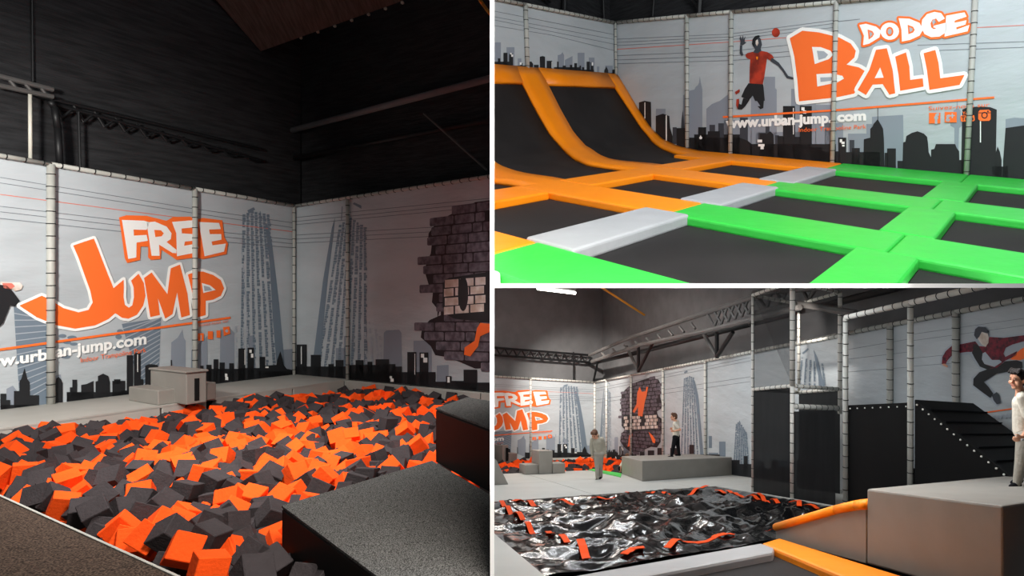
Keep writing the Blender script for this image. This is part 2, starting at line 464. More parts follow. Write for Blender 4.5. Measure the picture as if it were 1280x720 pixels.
link('roof_beam', bm, M['wallgrey'], hall=H, smooth=True, label='dark horizontal beam high on the right cladding', cat='beam')
bm = B(); poly_tube(bm, [H.W(0, 330, 205, -0.35), H.W(0, 613, 150, -0.35)], 0.05, 8)
link('roof_beam', bm, M['steel'], hall=H, smooth=True, label='lower black beam just above the right banner', cat='beam')
bm = B(); tube(bm, H.W(0, 530, 142, -0.25), H.W(0, 608, 212, -0.25), 0.02)
link('stay_rod', bm, M['steelg'], hall=H, label='thin diagonal rod sloping down over the right cladding', cat='rod')

# banner walls
WL = Wall(H, 'L'); WR = Wall(H, 'R')
a62, a242 = WL.a(62), WL.a(242)
b437 = WR.a(437); b611 = WR.a(614) + 0.4
WL.panel(a62, 5.2, 'leftmost printed banner of the foam pit with the start of the web address', 'printed banners of the foam pit')
WL.panel(a242, a62, 'wide banner with big orange J and most of the FREE JUMP lettering', 'printed banners of the foam pit')
WL.panel(0.02, a242, 'banner left of the foam pit corner with last letter P and grey tower', 'printed banners of the foam pit')
WR.panel(0.02, b437, 'narrow dim banner right of the foam pit corner with leaning tower', 'printed banners of the foam pit')
WR.panel(b437, b611, 'dim right banner with printed brick patch and small skyline', 'printed banners of the foam pit')

def free_jump(W, fm, small=False):
    A = lambda n, p, m, l, **k: W.art(n, p, m, l, fmap=fm, **k)
    lines = [[(0, 221.7), (239, 260.5), (369, 279)], [(0, 228.6), (239, 266), (369, 285)], [(0, 257.8), (239, 286), (369, 300)], [(0, 264.7), (239, 292), (369, 305)], [(0, 273), (239, 299), (369, 310)]]
    A('power_lines', bars_px(lines, 0.8), 'line', 1, kind='stuff')
    A('red_line', bars_px([[(0, 243), (239, 274), (369, 290)]], 0.9), 'red', 1)
    # striped twisted towers
    def striped(p, name):
        A(name, [p], 'blue', 1)
        us = [x for x, y in p]; vs = [y for x, y in p]
        fs = []
        (x0, y0), (x1, y1), (x2, y2), (x3, y3) = p
        for i in range(1, 15):
            f = i / 15
            l = (x0 + (x3 - x0) * f, y0 + (y3 - y0) * f); f2 = max(0, f - 0.14)
            r = (x1 + (x2 - x1) * f2, y1 + (y2 - y1) * f2); fs.append([l, r])
        A('tower_stripes', bars_px(fs, 1.2), 'blue3', 2, kind='stuff')
    striped([(17, 383), (64, 400), (60, 505), (25, 512)], 'striped_tower')
    striped([(152, 405), (201, 397), (198, 480), (177, 490)], 'striped_tower')
    A('tower_windows', [ell(78, 420, 5, 2.5), ell(90, 422, 6, 2.5), ell(84, 428, 5, 2.2), ell(92, 430, 5, 2), ell(78, 436, 4, 2), ell(82, 446, 6, 2.4), ell(150, 414, 4, 2.5), ell(148, 421, 4, 3), ell(156, 428, 5, 2.5), ell(147, 436, 4, 2.5)], 'blue', 1, kind='stuff')
    # hazy skyline
    A('hazy_skyline', [[(213, 470), (214, 428), (222, 422), (228, 412), (229.5, 422), (232, 426), (232, 480)], [(238, 475), (239, 438), (250, 428), (259, 420), (260, 480)], [(275, 480), (275, 412), (288, 411), (293, 416), (293, 480)],
        [(309, 480), (309, 420), (318, 419), (320, 480)], [(354, 470), (354, 437), (368, 436), (368, 470)], [(8, 520), (8, 486), (16, 482), (22, 490), (22, 520)], [(67, 505), (67, 470), (76, 468), (78, 505)]], 'blue2', 1)
    # leaning tower of windows
    cols = [((303 + 5 * i, 262 + (3 - i) * 2 if i < 3 else 262 + i), (300 + 8.2 * i, 470 - i * 2)) for i in range(7)]
    A('leaning_tower', slanted_tower(cols, 60, 3.9, 5, 0.04), 'blue', 1, kind='stuff')
    A('leaning_tower_edge', [[(331, 278), (334, 281), (340, 305), (349, 380), (357, 470), (347, 472), (341, 400), (337, 330)]], 'blue', 1)
    A('tower_windows', slanted_tower([((300, 300), (308, 400)), ((302, 410), (305, 470)), ((307, 405), (311, 470)), ((293, 405), (295, 460))], 22, 2.2, 9, 0.5), 'blue3', 2, kind='stuff')
    A('tower_cap', [[(309, 263), (317, 259), (319, 262), (311, 267)]], 'blue', 1)
    A('spire', bars_px([[(325, 264), (326, 282)]], 1), 'blue', 1)
    # dark skyline
    sk = [rect(0, 492, 7.5, 530), rect(7.5, 500, 12.5, 530), rect(17, 488.7, 24, 530), [(24, 530), (24, 476), (26, 474), (30.3, 460), (34, 474), (37, 478), (37, 530)], rect(37, 494, 48.5, 530), rect(0, 506, 60, 540),
          [(67, 510), (67, 479), (69, 478), (70, 473), (73, 471), (76, 474), (78, 479), (78, 510)], rect(83, 491, 90, 520), rect(87, 484, 91, 520), rect(90, 474.5, 96, 520), rect(96, 491, 101, 520), [(101, 520), (101, 481), (108, 480), (116.5, 476), (117, 520)],
          [(119, 520), (119, 477), (122, 476), (122, 470), (128.5, 467), (135, 470), (137, 478), (137, 520)], rect(140, 476, 156, 520), rect(142, 474, 150, 480), rect(83, 490, 160, 520), rect(158, 444, 166, 510), rect(167, 441, 175.5, 510), rect(175, 474, 179, 500), [(181, 510), (181, 457), (186, 455), (196, 456), (197.5, 458), (197.5, 510)],
          rect(150, 488, 200, 510), rect(213, 450, 214.5, 470), rect(230, 465, 262, 490), rect(250, 457, 254, 470), rect(257.5, 456, 264, 490), rect(266.5, 449, 272.5, 490), rect(274, 453, 280.5, 490), rect(258, 461, 300, 490), rect(286, 454, 292, 480), rect(297.5, 435.5, 306, 490), rect(309, 434.5, 317, 480),
          rect(300, 460, 325, 490), rect(324, 446, 331, 480), [(331, 480), (331, 457), (345, 456), (346, 450), (350, 439), (353, 450), (354, 456), (358, 461), (369, 463), (369, 480)], rect(320, 464, 369, 480)]
    A('dark_skyline', sk, 'black', 3)
    A('lit_windows', [rect(171, 443, 171.9, 465), rect(305, 437, 305.8, 456), rect(311, 437, 314, 441), rect(313, 442, 316, 447), rect(280.5, 467, 283.5, 471), rect(281, 471, 284.5, 475), rect(331, 458, 335, 460)], 'white', 4, kind='stuff')
    # orange rule, address, slogan and small marks
    A('orange_rule', [[(-3, 435.8), (287.5, 395.7), (287.5, 398.4), (-3, 438.8)]], 'orange', 4)
    if not small: A('web_address', text_tris('www.urb', (-38, 462.5), (59, 449.3), 13.5, 0.035), 'white', 5, kind='stuff')
    A('web_address', text_tris('an-jump.com', (68.4, 446.3), (182.5, 429.5), 13.5, 0.035), 'white', 5, kind='stuff')
    A('slogan', text_tris('Indoor Trampoline Park', (100, 453), (182, 440), 6, 0.0), 'red' if small else 'orange', 5, kind='stuff')
    A('small_marks', [rect(246, 416.5, 254, 426), rect(259, 414, 265.5, 424), rect(270, 413, 275, 422), [(278, 409), (286, 408), (287, 417), (279, 420)]], 'orange', 5, label='four small orange square marks')
    A('slogan', text_tris('Suivez-nous sur', (247, 408.5), (285, 402.5), 4, 0), 'orange', 5, kind='stuff')
    A('marks_detail', [ell(282.5, 413.5, 2, 2, 8), rect(249.8, 419, 251, 426)], 'blue3', 6, kind='stuff')
    # FREE
    z = lambda p: zz(p, 4.8, 120, 250)
    A('lettering_backdrop', [z([(135, 105), (180, 92), (300, 95), (420, 125), (460, 102), (560, 100), (600, 115), (640, 108), (755, 122), (768, 225), (790, 262), (780, 325), (640, 355), (590, 345), (480, 360), (430, 325), (390, 300), (385, 355), (325, 360), (310, 345), (310, 280), (265, 280), (262, 360), (185, 378), (170, 350), (145, 170)])], 'orange', 4)
    A('letter_f', [z([(152, 120), (285, 125), (320, 135), (300, 180), (222, 178), (224, 214), (300, 210), (308, 245), (240, 256), (238, 345), (190, 354)])], 'white', 5)
    A('letter_r', [z([(300, 135), (350, 130), (420, 160), (450, 200), (445, 235), (420, 252), (480, 300), (478, 320), (455, 318), (375, 268), (378, 335), (330, 335)])], 'white', 5)
    A('letter_eye', [z([(345, 180), (385, 182), (402, 200), (390, 218), (352, 222)])], 'orange', 6)
    A('letter_e', [z([(452, 132), (575, 122), (575, 165), (510, 172), (512, 200), (575, 205), (578, 245), (530, 250), (525, 275), (600, 262), (612, 285), (600, 315), (482, 338), (478, 200)])], 'white', 5)
    A('letter_e', [z([(612, 132), (735, 138), (745, 175), (675, 178), (680, 205), (748, 205), (750, 238), (690, 250), (695, 272), (775, 262), (765, 310), (648, 338), (630, 230)])], 'white', 5)
    # JUMP
    zj = lambda p: zz(p, 4.8, 10, 280)
    J = zj([(388, 130), (450, 108), (512, 88), (535, 145), (560, 210), (595, 300), (630, 385), (690, 335), (692, 380), (690, 440), (698, 485), (722, 502), (742, 488), (752, 440), (750, 380), (735, 340), (780, 298), (812, 355), (822, 430), (808, 490), (770, 545), (720, 568), (680, 562), (640, 535), (600, 570), (520, 608), (400, 628), (290, 608), (170, 560), (65, 490), (200, 430), (250, 455), (330, 505), (420, 530), (480, 515), (505, 470), (490, 400), (450, 290), (420, 205)])
    Mm = z([(285, 468), (330, 435), (425, 565), (445, 410), (500, 388), (545, 560), (560, 690), (508, 705), (483, 555), (455, 685), (412, 712), (368, 590), (380, 690), (322, 702), (300, 560)])
    Pp = z([(548, 448), (600, 428), (640, 430), (700, 450), (745, 480), (765, 530), (745, 575), (700, 598), (655, 605), (655, 690), (605, 705), (590, 640), (570, 540)])
    A('letter_outline', stroke(Mm, 6.6) + stroke(Pp, 6.6) + stroke(J, 6.8), 'white', 4)
    A('letters_ju', [J], 'orange', 5); A('letter_m', [Mm], 'orange', 5); A('letter_p', [Pp], 'orange', 5)
    A('letter_eye', [z([(630, 498), (680, 512), (714, 540), (640, 558)])], 'white', 6)
    A('letter_eye', [z([(642, 514), (675, 522), (692, 540), (646, 547)])], 'blue3', 7)
free_jump(WL, WL.m)
# printed jumper's leg at the left edge
WL.art('printed_foot', [[(0, 352), (14, 353), (24, 353), (28, 357), (26, 362), (18, 364), (10, 358), (0, 356)]], 'brickw', 5)
WL.art('printed_foot', [[(2, 354), (14, 354), (18, 358), (12, 362), (4, 360)]], 'red', 6)
WL.art('printed_leg', [[(0, 356), (8, 357), (15, 364), (24, 376), (18, 383), (12, 382), (8, 392), (3, 404), (-6, 412), (-6, 356)]], 'black', 6)

# right banner prints of the foam pit
ln = [[(369, y0), (612, y1)] for y0, y1 in ((272, 248), (277, 253), (281, 258), (294, 280), (299, 286), (304, 292))]
WR.art('power_lines', bars_px(ln, 0.8), 'line', 1, kind='stuff')
def right_towers(fm, W):
    cols = [((424 + 4.4 * i, 272 + abs(i - 3) * 3), (396 + 8.5 * i, 462)) for i in range(8)]
    W.art('leaning_tower', slanted_tower(cols, 60, 3.9, 6, 0.04), 'blue', 1, kind='stuff', fmap=fm)
    W.art('leaning_tower_edge', [[(419, 272), (415, 285), (404, 350), (390, 462), (399, 462), (410, 350), (417, 295)]], 'blue', 1, fmap=fm)
    W.art('spire', bars_px([[(428, 258), (427, 275)]], 1), 'blue', 1, fmap=fm)
    W.art('tower_cap', [[(441, 255), (443, 253), (452, 257), (452, 261)]], 'blue', 1, fmap=fm)
    W.art('hazy_skyline', [[(479, 480), (480, 416), (483, 413), (499, 412), (502, 416), (503, 480)], [(517, 480), (517, 426), (540, 425), (540, 480)], [(546, 480), (546, 457), (561, 456), (561, 480)], rect(430, 420, 437, 475), rect(420, 435, 436, 475)], 'blue2', 1, fmap=fm)
    W.art('tower_windows', slanted_tower([((455, 405), (457, 455)), ((461, 402), (465, 455)), ((468, 402), (472, 455)), ((474, 420), (477, 455))], 12, 3.2, 12, 0.5), 'blue3', 2, kind='stuff', fmap=fm)
    sk = [rect(371.5, 430.5, 384, 480), rect(369, 458, 440, 490), rect(389, 443.5, 401.5, 480), rect(411, 455, 418, 480), rect(420, 450, 430, 480), rect(437, 456, 480, 500), rect(445, 450, 455, 480), rect(460, 452, 466, 480), rect(470, 449, 487, 490), rect(480, 455, 495, 500), rect(491, 458, 503, 500),
          rect(509.7, 440, 521, 500), rect(525, 440.5, 536, 500), rect(437, 465, 545, 500), rect(545, 477, 560, 500), rect(558, 470, 565, 500), rect(565, 476, 580, 500), rect(580, 462, 597, 500), rect(570, 478, 615, 500)]
    W.art('dark_skyline', sk, 'black', 3, fmap=fm)
    W.art('lit_windows', [rect(377, 433, 378, 455), rect(519, 442, 519.8, 468), rect(527, 442, 531, 447), rect(530, 447, 535, 453), rect(560, 471, 563, 478), rect(488, 470, 491, 473), rect(489, 473, 493, 477)], 'white', 4, kind='stuff', fmap=fm)
right_towers(WR.m, WR)
out = zz([(1150, 178), (1060, 190), (1000, 220), (940, 250), (880, 290), (850, 330), (848, 355), (865, 370), (860, 420), (838, 470), (835, 510), (850, 560), (870, 590), (865, 640), (890, 670), (890, 715)], 3.6, 300, 200) + zz([(905, 10), (905, 50), (855, 72), (820, 110), (815, 150), (860, 190), (880, 230), (940, 240), (1000, 265), (1060, 290), (1150, 285)], 3.6, 300, 380)
WR.art('brick_patch', [out], 'mortar', 2)
rows = [(lambda k: (lambda u: 251 + k * 12.6 - (u - 612) * (-0.149 + (k * 12.6 + 30) / 270 * 0.22) * -1))(k) for k in range(0, 18)]
WR.art('printed_bricks', bricks_px(out, rows, 26, 4, 1.5), 'brickp', 3, kind='stuff')
WR.art('white_brick_panel', [zz([(915, 560), (925, 540), (945, 530), (1150, 500), (1150, 728), (1060, 724), (970, 715), (930, 695), (915, 660)], 3.6, 300, 200)], 'black', 4)
wb = []
for r in range(4):
    for c in range(3):
        x0 = 557 + c * 19 - (r % 2) * 6; y0 = 350 + r * 11.3 - c * 1.5
        wb.append([(max(556, x0), y0), (min(x0 + 17, 613), y0 - 1.2), (min(x0 + 17, 613), y0 + 8.5), (max(556, x0), y0 + 9.7)])
WR.art('white_bricks', wb, 'brickw', 5, kind='stuff')
WR.art('brick_letter', [ell(580, 367, 6.5, 22)], 'black', 6); WR.art('brick_letter', [rect(608, 340, 613, 395)], 'black', 6)
WR.art('orange_leg', [zz([(1085, 85), (1150, 90), (1150, 115), (1085, 145), (1075, 190), (1040, 235), (1012, 228), (1015, 195), (1060, 165), (1070, 110)], 3.6, 300, 380)], 'orange', 6)

# posts and rails
def post(W, u_or_a, label, z1=None, m='pad', r=0.055, group=None, z0=0.0, px=True, off=0.05, step=0.17):
    a = W.a(u_or_a) if px else u_or_a
    return laced('padded_post', W.pt(a, z0, off), W.pt(a, z1 or W.h.H, off), r, W.h, label, 'post', group, m, step)
def rail(W, a0, a1, label, z=None, m='pad', r=0.032, off=0.05, group=None, step=0.2):
    return laced('padded_rail', W.pt(a0, z or W.h.H, off), W.pt(a1, z or W.h.H, off), r, W.h, label, 'rail', group, m, step)
post(WL, 62, 'grey laced post left of the big orange J', r=0.047)
post(WL, 242, 'grey laced post crossing the letters M and P', r=0.038)
post(WL, 0.06, 'grey laced corner post of the foam pit banners', px=False, r=0.027)
post(WR, 437, 'grey laced post on the dim right banner wall beside leaning tower', r=0.03)
rail(WL, 5.2, a62, 'padded top rail over the leftmost foam pit banner')
rail(WL, a62, a242, 'padded top rail over the FREE JUMP banner')
rail(WL, a242, 0.0, 'padded top rail ending at the foam pit corner')
rail(WR, 0.0, b437, 'short dim top rail right of the foam pit corner', r=0.028)
rail(WR, b437, b611, 'dim top rail over the banner with brick patch', r=0.03)

# grey ledge round the pit
yl = 1.70
LG = thing('pit_ledge', H.P(3, yl, -1.0), 'pale grey padded ledge running under the left banners', 'ledge')
xs = [5.6, 4.86, 2.62, 1.2, 0.1]
segs = [(5.6, 4.85), (4.83, 3.28), (3.26, 2.94), (2.50, 1.2), (1.18, 0.1)]
for x0, x1 in segs:
    link('front_pad', rbox(H, x1, x0, yl - 0.12, yl, -1.0, -0.01, 0.01, 1), M['ledge'], LG, H)
link('top_surface', rbox(H, 0.0, 5.8, 0.0, yl - 0.0, -0.03, 0.0), M['ledge'], LG, H)
link('recess', rbox(H, 2.5, 2.94, yl - 0.3, yl - 0.2, -1.0, -0.03), M['gap'], LG, H)
RG = thing('pit_ledge', H.P(0.1, 4, -1.0), 'narrow grey padded border under the right banner', 'ledge')
for i, (y0, y1) in enumerate(((yl, 3.4), (3.42, 5.1), (5.12, 6.4))):
    link('front_pad', rbox(H, 0.0, 0.1, y0, y1, -1.0, -0.01, 0.008, 1), M['ledge'], RG, H)
def boxpx(H, front, left, right, top, z0, m, name, label, cat, group=None, bevel=0.012, root=None, ztop=None):
    p = H.on(2, *front, z0); x0, y0 = p[0], p[1]
    x1 = H.on(1, right, front[1], y0)[0]; y1 = H.on(0, left, front[1], x0)[1]
    zt = ztop if ztop is not None else H.on(1, front[0], top, y0)[2]
    o = link(name, rbox(H, x1, x0, y1, y0, z0, zt, bevel, 2), M[m], root, H, label=label, cat=cat, group=group)
    return o, (x0, x1, y0, y1, zt)
boxpx(H, (197.5, 506.9), 160.8, 222, 488.3, 0.0, 'vinyl', 'step_block', 'low grey vinyl block at the left of the stepped group on the ledge', 'block', 'grey vinyl blocks on the ledge')
o, (bx0, bx1, by0, by1, bz) = boxpx(H, (232.8, 506.3), 188, 258.3, 466.9, 0.0, 'vinyl', 'slotted_block', 'tall grey vinyl block with a dark vertical slot, on the ledge', 'block', 'grey vinyl blocks on the ledge')
sx0 = H.on(1, 243, 480, by0)[0]; sx1 = H.on(1, 249, 480, by0)[0]
link('slot', rbox(H, sx1, sx0, by0 - 0.01, by0 + 0.006, 0.04, bz - 0.08), M['gap'], o, H)
link('lid', rbox(H, bx1 - 0.02, bx0 + 0.02, by1 - 0.02, by0 + 0.02, bz, bz + 0.03, 0.008, 1), M['vinyl'], o, H)
boxpx(H, (258.6, 500.5), 245, 270.3, 479, 0.0, 'vinyl', 'step_block', 'small grey vinyl block tucked right of the slotted block', 'block', 'grey vinyl blocks on the ledge')
link('support_pillar', rbox(H, 2.66, 2.82, yl - 0.15, yl + 0.02, -1.0, -0.03), M['vinyl'], LG, H)

# brown carpeted runway in front
cx = 5.82
o = link('carpeted_runway', rprism(H, [(cx + 0.015, 3.0), (cx + 0.015, 10.5), (9.5, 10.5), (9.5, 3.0)], -1.0, 0.0), M['carpetb'], hall=H, label='brown speckled carpet platform at the lower left of foam pit', cat='platform')
link('edge_trim', rbox(H, cx, cx + 0.015, 3.0, 10.5, -1.0, 0.008), M['pad'], o, H)
# black blocks with grey carpet tops
def carpet_block(H, pts, z1, z0, label):
    P2 = [H.on(2, u, v, z1)[:2] for u, v in pts]
    o = link('carpeted_block', rprism(H, P2, z0, z1 - 0.015, 0.01, 1), M['blackv'], hall=H, label=label, cat='block', group='carpet topped blocks by the foam pit')
    link('carpet_top', rprism(H, P2, z1 - 0.012, z1), M['carpetg'], o, H)
carpet_block(H, [(352, 632), (540, 575.8), (700, 669), (600, 815)], 0.2, -1.1, 'large black block with grey carpet top in the right foreground')
carpet_block(H, [(544.4, 510), (584, 496.5), (700, 515), (720, 574)], 0.59, 0.2, 'upper black block with grey carpet top standing behind the large one')

# foam cubes
def foam_field(H, region, step, size, z_of, nmax, group, labels, ok, seed=11, mix=0.42):
    rnd = random.Random(seed); cand = []
    (x0, x1), (y0, y1) = region
    x = x0
    while x < x1:
        y = y0
        while y < y1:
            px_, py_ = x + rnd.uniform(-.45, .45) * step, y + rnd.uniform(-.45, .45) * step
            if ok(px_, py_):
                p = H.P(px_, py_, z_of(px_, py_) + rnd.uniform(-0.11, 0.10))
                cand.append((p.length, p, px_, py_))
            y += step
        x += step
    def cube(mname):
        bm = B(); s = size / 2
        bmesh.ops.create_cube(bm, size=size); bmesh.ops.bevel(bm, geom=bm.edges[:], offset=size * 0.03, segments=1, affect='EDGES')
        me = bpy.data.meshes.new('foam_cube'); bm.to_mesh(me); bm.free(); me.materials.append(M[mname]); return me
    meshes = [cube('foamo'), cube('foamk')]
    halfm = []
    for mn in ('foamo', 'foamk'):
        bm = B(); bmesh.ops.create_cube(bm, size=size)
        for v in bm.verts: v.co.z *= 0.72
        bmesh.ops.bevel(bm, geom=bm.edges[:], offset=size * 0.03, segments=1, affect='EDGES')
        me = bpy.data.meshes.new('foam_slab'); bm.to_mesh(me); bm.free(); me.materials.append(M[mn]); halfm.append(me)
    vis = []
    for c in cand:
        d, p = c[0], c[1]
        u, v = PX + F * p.x / p.y, PY - F * p.z / p.y
        inside = all(p.dot(n) < -size * 0.9 for n in H.planes) and -15 < u < 1290 and v < 735
        (vis if inside else halfm.append(None) or []).append(c)
    vis.sort(key=lambda c: c[0])
    rest = {0: B(), 1: B()}; cnt = [0, 0]
    def pick(px_, py_): 
        n = math.sin(px_ * 2.1 + 1.3 * math.sin(py_ * 1.7)) * math.cos(py_ * 1.9 + 0.7) * 0.13
        return 0 if rnd.random() < mix + n else 1
    for i, (d, p, rx, ry) in enumerate(vis):
        k = pick(rx, ry)
        rot = Matrix.Rotation(rnd.uniform(0, 6.28), 4, 'Z') @ Matrix.Rotation(rnd.uniform(-.9, .9), 4, 'X') @ Matrix.Rotation(rnd.uniform(-.7, .7), 4, 'Y')
        if i < nmax:
            slab = rnd.random() > 0.85
            me = halfm[k] if slab else meshes[k]
            o = bpy.data.objects.new('foam_cube', me); COL.objects.link(o)
            o.location = p; o.rotation_euler = rot.to_euler()
            tag(o, labels(k, rx, ry, slab), 'foam cube', group); cnt[k] += 1
        else:
            bmesh.ops.create_cube(rest[k], size=size, matrix=Matrix.Translation(p) @ rot)
    for k in (0, 1):
        link('foam_cubes', rest[k], M[('foamo', 'foamk')[k]], hall=H, label=('orange', 'charcoal')[k] + ' foam cubes filling the far part of the ' + group, cat='foam cubes', kind='stuff')
    return cnt, len(vis)
def z1f(x, y):
    f = max(0, min(1, (x - 0.5) / 5.2))
    g = max(0, min(1, (y - yl) / 1.2))
    return -0.28 + 0.1 * f + 0.07 * g + 0.05 * math.sin(x * 2.3) * math.cos(y * 1.7)
def lab1(k, x, y, slab=False):
    c = ('bright orange', 'charcoal grey')[k]
    dist = 'far left' if y < 2.6 else ('left' if y < 4.0 else ('middle' if y < 5.4 else ('near' if y < 6.6 else 'nearest')))
    w = ('along the right banner wall' if x < 1.3 else 'below the slotted block' if x < 2.9 else 'in the middle of the pit' if x < 4.3 else 'one row in from the brown carpet' if x < 5.1 else 'against the brown carpet edge')
    return c + (' flat foam slab' if slab else ' foam cube') + ' lying ' + w + ', ' + dist + ' part'
r = foam_field(H, ((0.2, 5.71), (yl + 0.1, 9.2)), 0.138, 0.15, z1f, 300, 'foam pit', lab1, lambda x, y: True)
print('FOAM1', r)
r0 = random.Random(5)
bm = B(); n = 34
g = [[bm.verts.new(H.P(0.1 + 5.7 * i / n, yl + 8.2 * j / n, -0.52 + r0.uniform(-.05, .05))) for j in range(n + 1)] for i in range(n + 1)]
for i in range(n):
    for j in range(n): bm.faces.new((g[i][j], g[i + 1][j], g[i + 1][j + 1], g[i][j + 1]))
link('floor', fix(bm), M['foamk'], hall=H, kind='structure')
# ================================================================ HALL 2: the trampoline court
H = H2
link('wall_left', rbox(H, -1.2, 14, -1.2, -1.0, -1.5, 9), M['wallblack'], hall=H, kind='structure')
link('wall_right', rbox(H, -1.2, -1.0, -1.2, 14, -1.5, 9), M['wallblack'], hall=H, kind='structure')
link('floor', rbox(H, -1.2, 13.5, -1.2, 14, -0.62, -0.5), M['gap'], hall=H, kind='structure')
for i, (a, b, ax, r) in enumerate((((688, 2), (676, -8), 1, 0.05), ((705, 20), (706, -8), 1, 0.07), ((874, 20), (876, -8), 0, 0.09), ((858, -5), (878, 14), 0, 0.04), ((755, 26), (754, -6), 1, 0.03), ((816, 20), (818, -6), 0, 0.03))):
    bm = B(); tube(bm, H.W(ax, *a, -0.8), H.W(ax, *b, -0.8), r)
    link('roof_brace', bm, M['steel'], hall=H, label=('thin slanting black brace above the left court banner', 'thick dark upright above the left court banner', 'thick dark column above the court banner beside the ball player', 'diagonal black brace meeting the thick column', 'thin dark upright near the court corner, left side', 'thin dark upright near the court corner, right side')[i], cat='brace')
W2L = Wall(H, 'L'); W2R = Wall(H, 'R')
g = 'printed banners of the trampoline court'
c657 = W2L.m(657, 60)[0]; c6 = W2L.m(600, 60)[0]
W2L.panel(c657, c6, 'leftmost dim court banner with tiny skyline above orange pads', g)
W2L.panel(0.02, c657, 'dim court banner left of the corner with a row of tiny skyscrapers', g)
d = [W2R.m(u, v)[0] for u, v in ((860, 191), (914, 196), (1041, 207), (1208, 223))]
dl = ['court banner right of the corner with two black towers', 'court banner with slanted grey buildings left of the ball player', 'court banner with the printed ball player and half of the big B', 'court banner with ALL and DODGE lettering and black skyline', 'rightmost court banner with black tower cut by the frame']
d2 = [0.02] + d + [10.9]
for i in range(5): W2R.panel(d2[i], d2[i + 1], dl[i], g)
A = W2L.art
A('power_lines', bars_px([[(618, 21), (771, 50)], [(618, 25), (771, 56)], [(618, 32), (690, 44), (771, 64)], [(618, 14), (771, 44)]], 0.6), 'line', 1, kind='stuff')
A('hazy_skyline', [rect(615, 53, 626, 95), rect(633, 59, 643, 95), rect(647, 73, 651.5, 95), [(697, 95), (697, 69), (701, 68), (703, 65), (705, 69), (705, 95)], [(706, 95), (706, 75), (715.5, 70), (715.5, 95)], rect(722, 66, 730.5, 95), rect(736, 72, 743, 100), rect(746, 83, 749, 100), rect(756.5, 82, 766, 100)], 'blue2', 1)
A('dark_skyline', [rect(614, 82, 618, 100), rect(622, 73, 625, 100), rect(629, 66, 634, 100), rect(636, 67, 641, 100), rect(614, 77, 636, 100), rect(641, 82, 660, 100), rect(650, 79, 653, 100), [(659.5, 100), (659.5, 79), (661, 77), (664, 77), (666, 80), (666, 100)], rect(667, 81, 673, 100), [(674.5, 100), (674.5, 71), (678, 70), (681, 71), (681, 100)], rect(683, 76, 690, 100), rect(666, 86, 700, 105), rect(692, 84, 724, 105),
   rect(696, 77, 698, 100), rect(703, 82, 707, 100), rect(712, 81, 715, 100), rect(717.5, 79, 721, 100), rect(724, 82, 726, 100), rect(727, 84, 730, 100), rect(733, 77, 737, 105), rect(738, 78, 741.5, 105), rect(722, 87, 742, 105), rect(742, 91, 771, 108), [(754.5, 105), (755, 88), (757.5, 83), (760, 88), (760, 105)], rect(765, 87, 768, 105)], 'black', 3)
A('lit_windows', [rect(637, 66, 639, 68), rect(638.5, 68, 641, 71), rect(689, 77, 689.6, 85), rect(739, 78, 741, 82), rect(649, 78, 651.5, 81)], 'white', 4, kind='stuff')
A = W2R.art
A('power_lines', bars_px([[(771, 49), (913, 42.5), (1045, 25)], [(771, 53), (913, 46), (1045, 29)], [(771, 57), (913, 49.5), (1045, 34)], [(771, 69.6), (913, 64), (1045, 50)], [(771, 75), (913, 70), (1045, 60)], [(771, 79.7), (913, 75.7), (1045, 66)], [(1045, 27), (1075, 24)], [(1147, 56.5), (1280, 52)], [(1158, 63.5), (1280, 59)]], 0.7), 'line', 1, kind='stuff')
A('red_line', bars_px([[(771, 61.7), (913, 52.5), (983, 47)], [(1215, 34.8), (1280, 31.5)]], 0.9), 'red', 1)
A('hazy_skyline', [[(853, 200), (854, 119), (858, 117), (863, 113), (868, 112), (870, 108), (872, 107), (874, 103), (875, 95), (876, 103), (878, 112), (878, 200)], [(883, 190), (883, 136), (890, 130), (900, 126), (914, 115), (914, 190)], rect(820, 136, 832, 160), [(938, 190), (939, 111), (955, 108), (955, 96), (969, 96), (969, 110), (971, 112), (971, 190)], rect(989, 111, 1000, 190), rect(1000, 118, 1004, 190),
   rect(1019, 131, 1042, 200), rect(1060, 167, 1083, 205), rect(1031, 154, 1054, 200), rect(1000, 124, 1020, 190), [(1090, 210), (1090, 146), (1129, 143.5), (1130, 215)], rect(1083, 155, 1092, 200), [(1193, 190), (1193, 160), (1188, 157), (1188, 150), (1192, 146), (1192, 138), (1195.5, 136), (1196.5, 122), (1197.5, 136), (1201, 138), (1201, 146), (1203, 150), (1203, 157), (1199, 160), (1198, 190)], [(1257, 215), (1257, 149), (1268, 147), (1285, 148), (1285, 215)], rect(905, 150, 940, 190), rect(945, 165, 1000, 200)], 'blue2', 1)
A('slate_skyline', [[(851, 170), (852, 150), (853.5, 138), (855, 150), (857, 170)], rect(841, 159, 846, 180), rect(887, 156, 894, 185), rect(898, 154, 905, 185), rect(925, 147, 935, 185), rect(957, 158, 962, 190), rect(969, 169, 974, 190), rect(1062, 175, 1068, 205), rect(948, 166, 958, 190), rect(1015, 183, 1028, 200)], 'charcoal', 2)
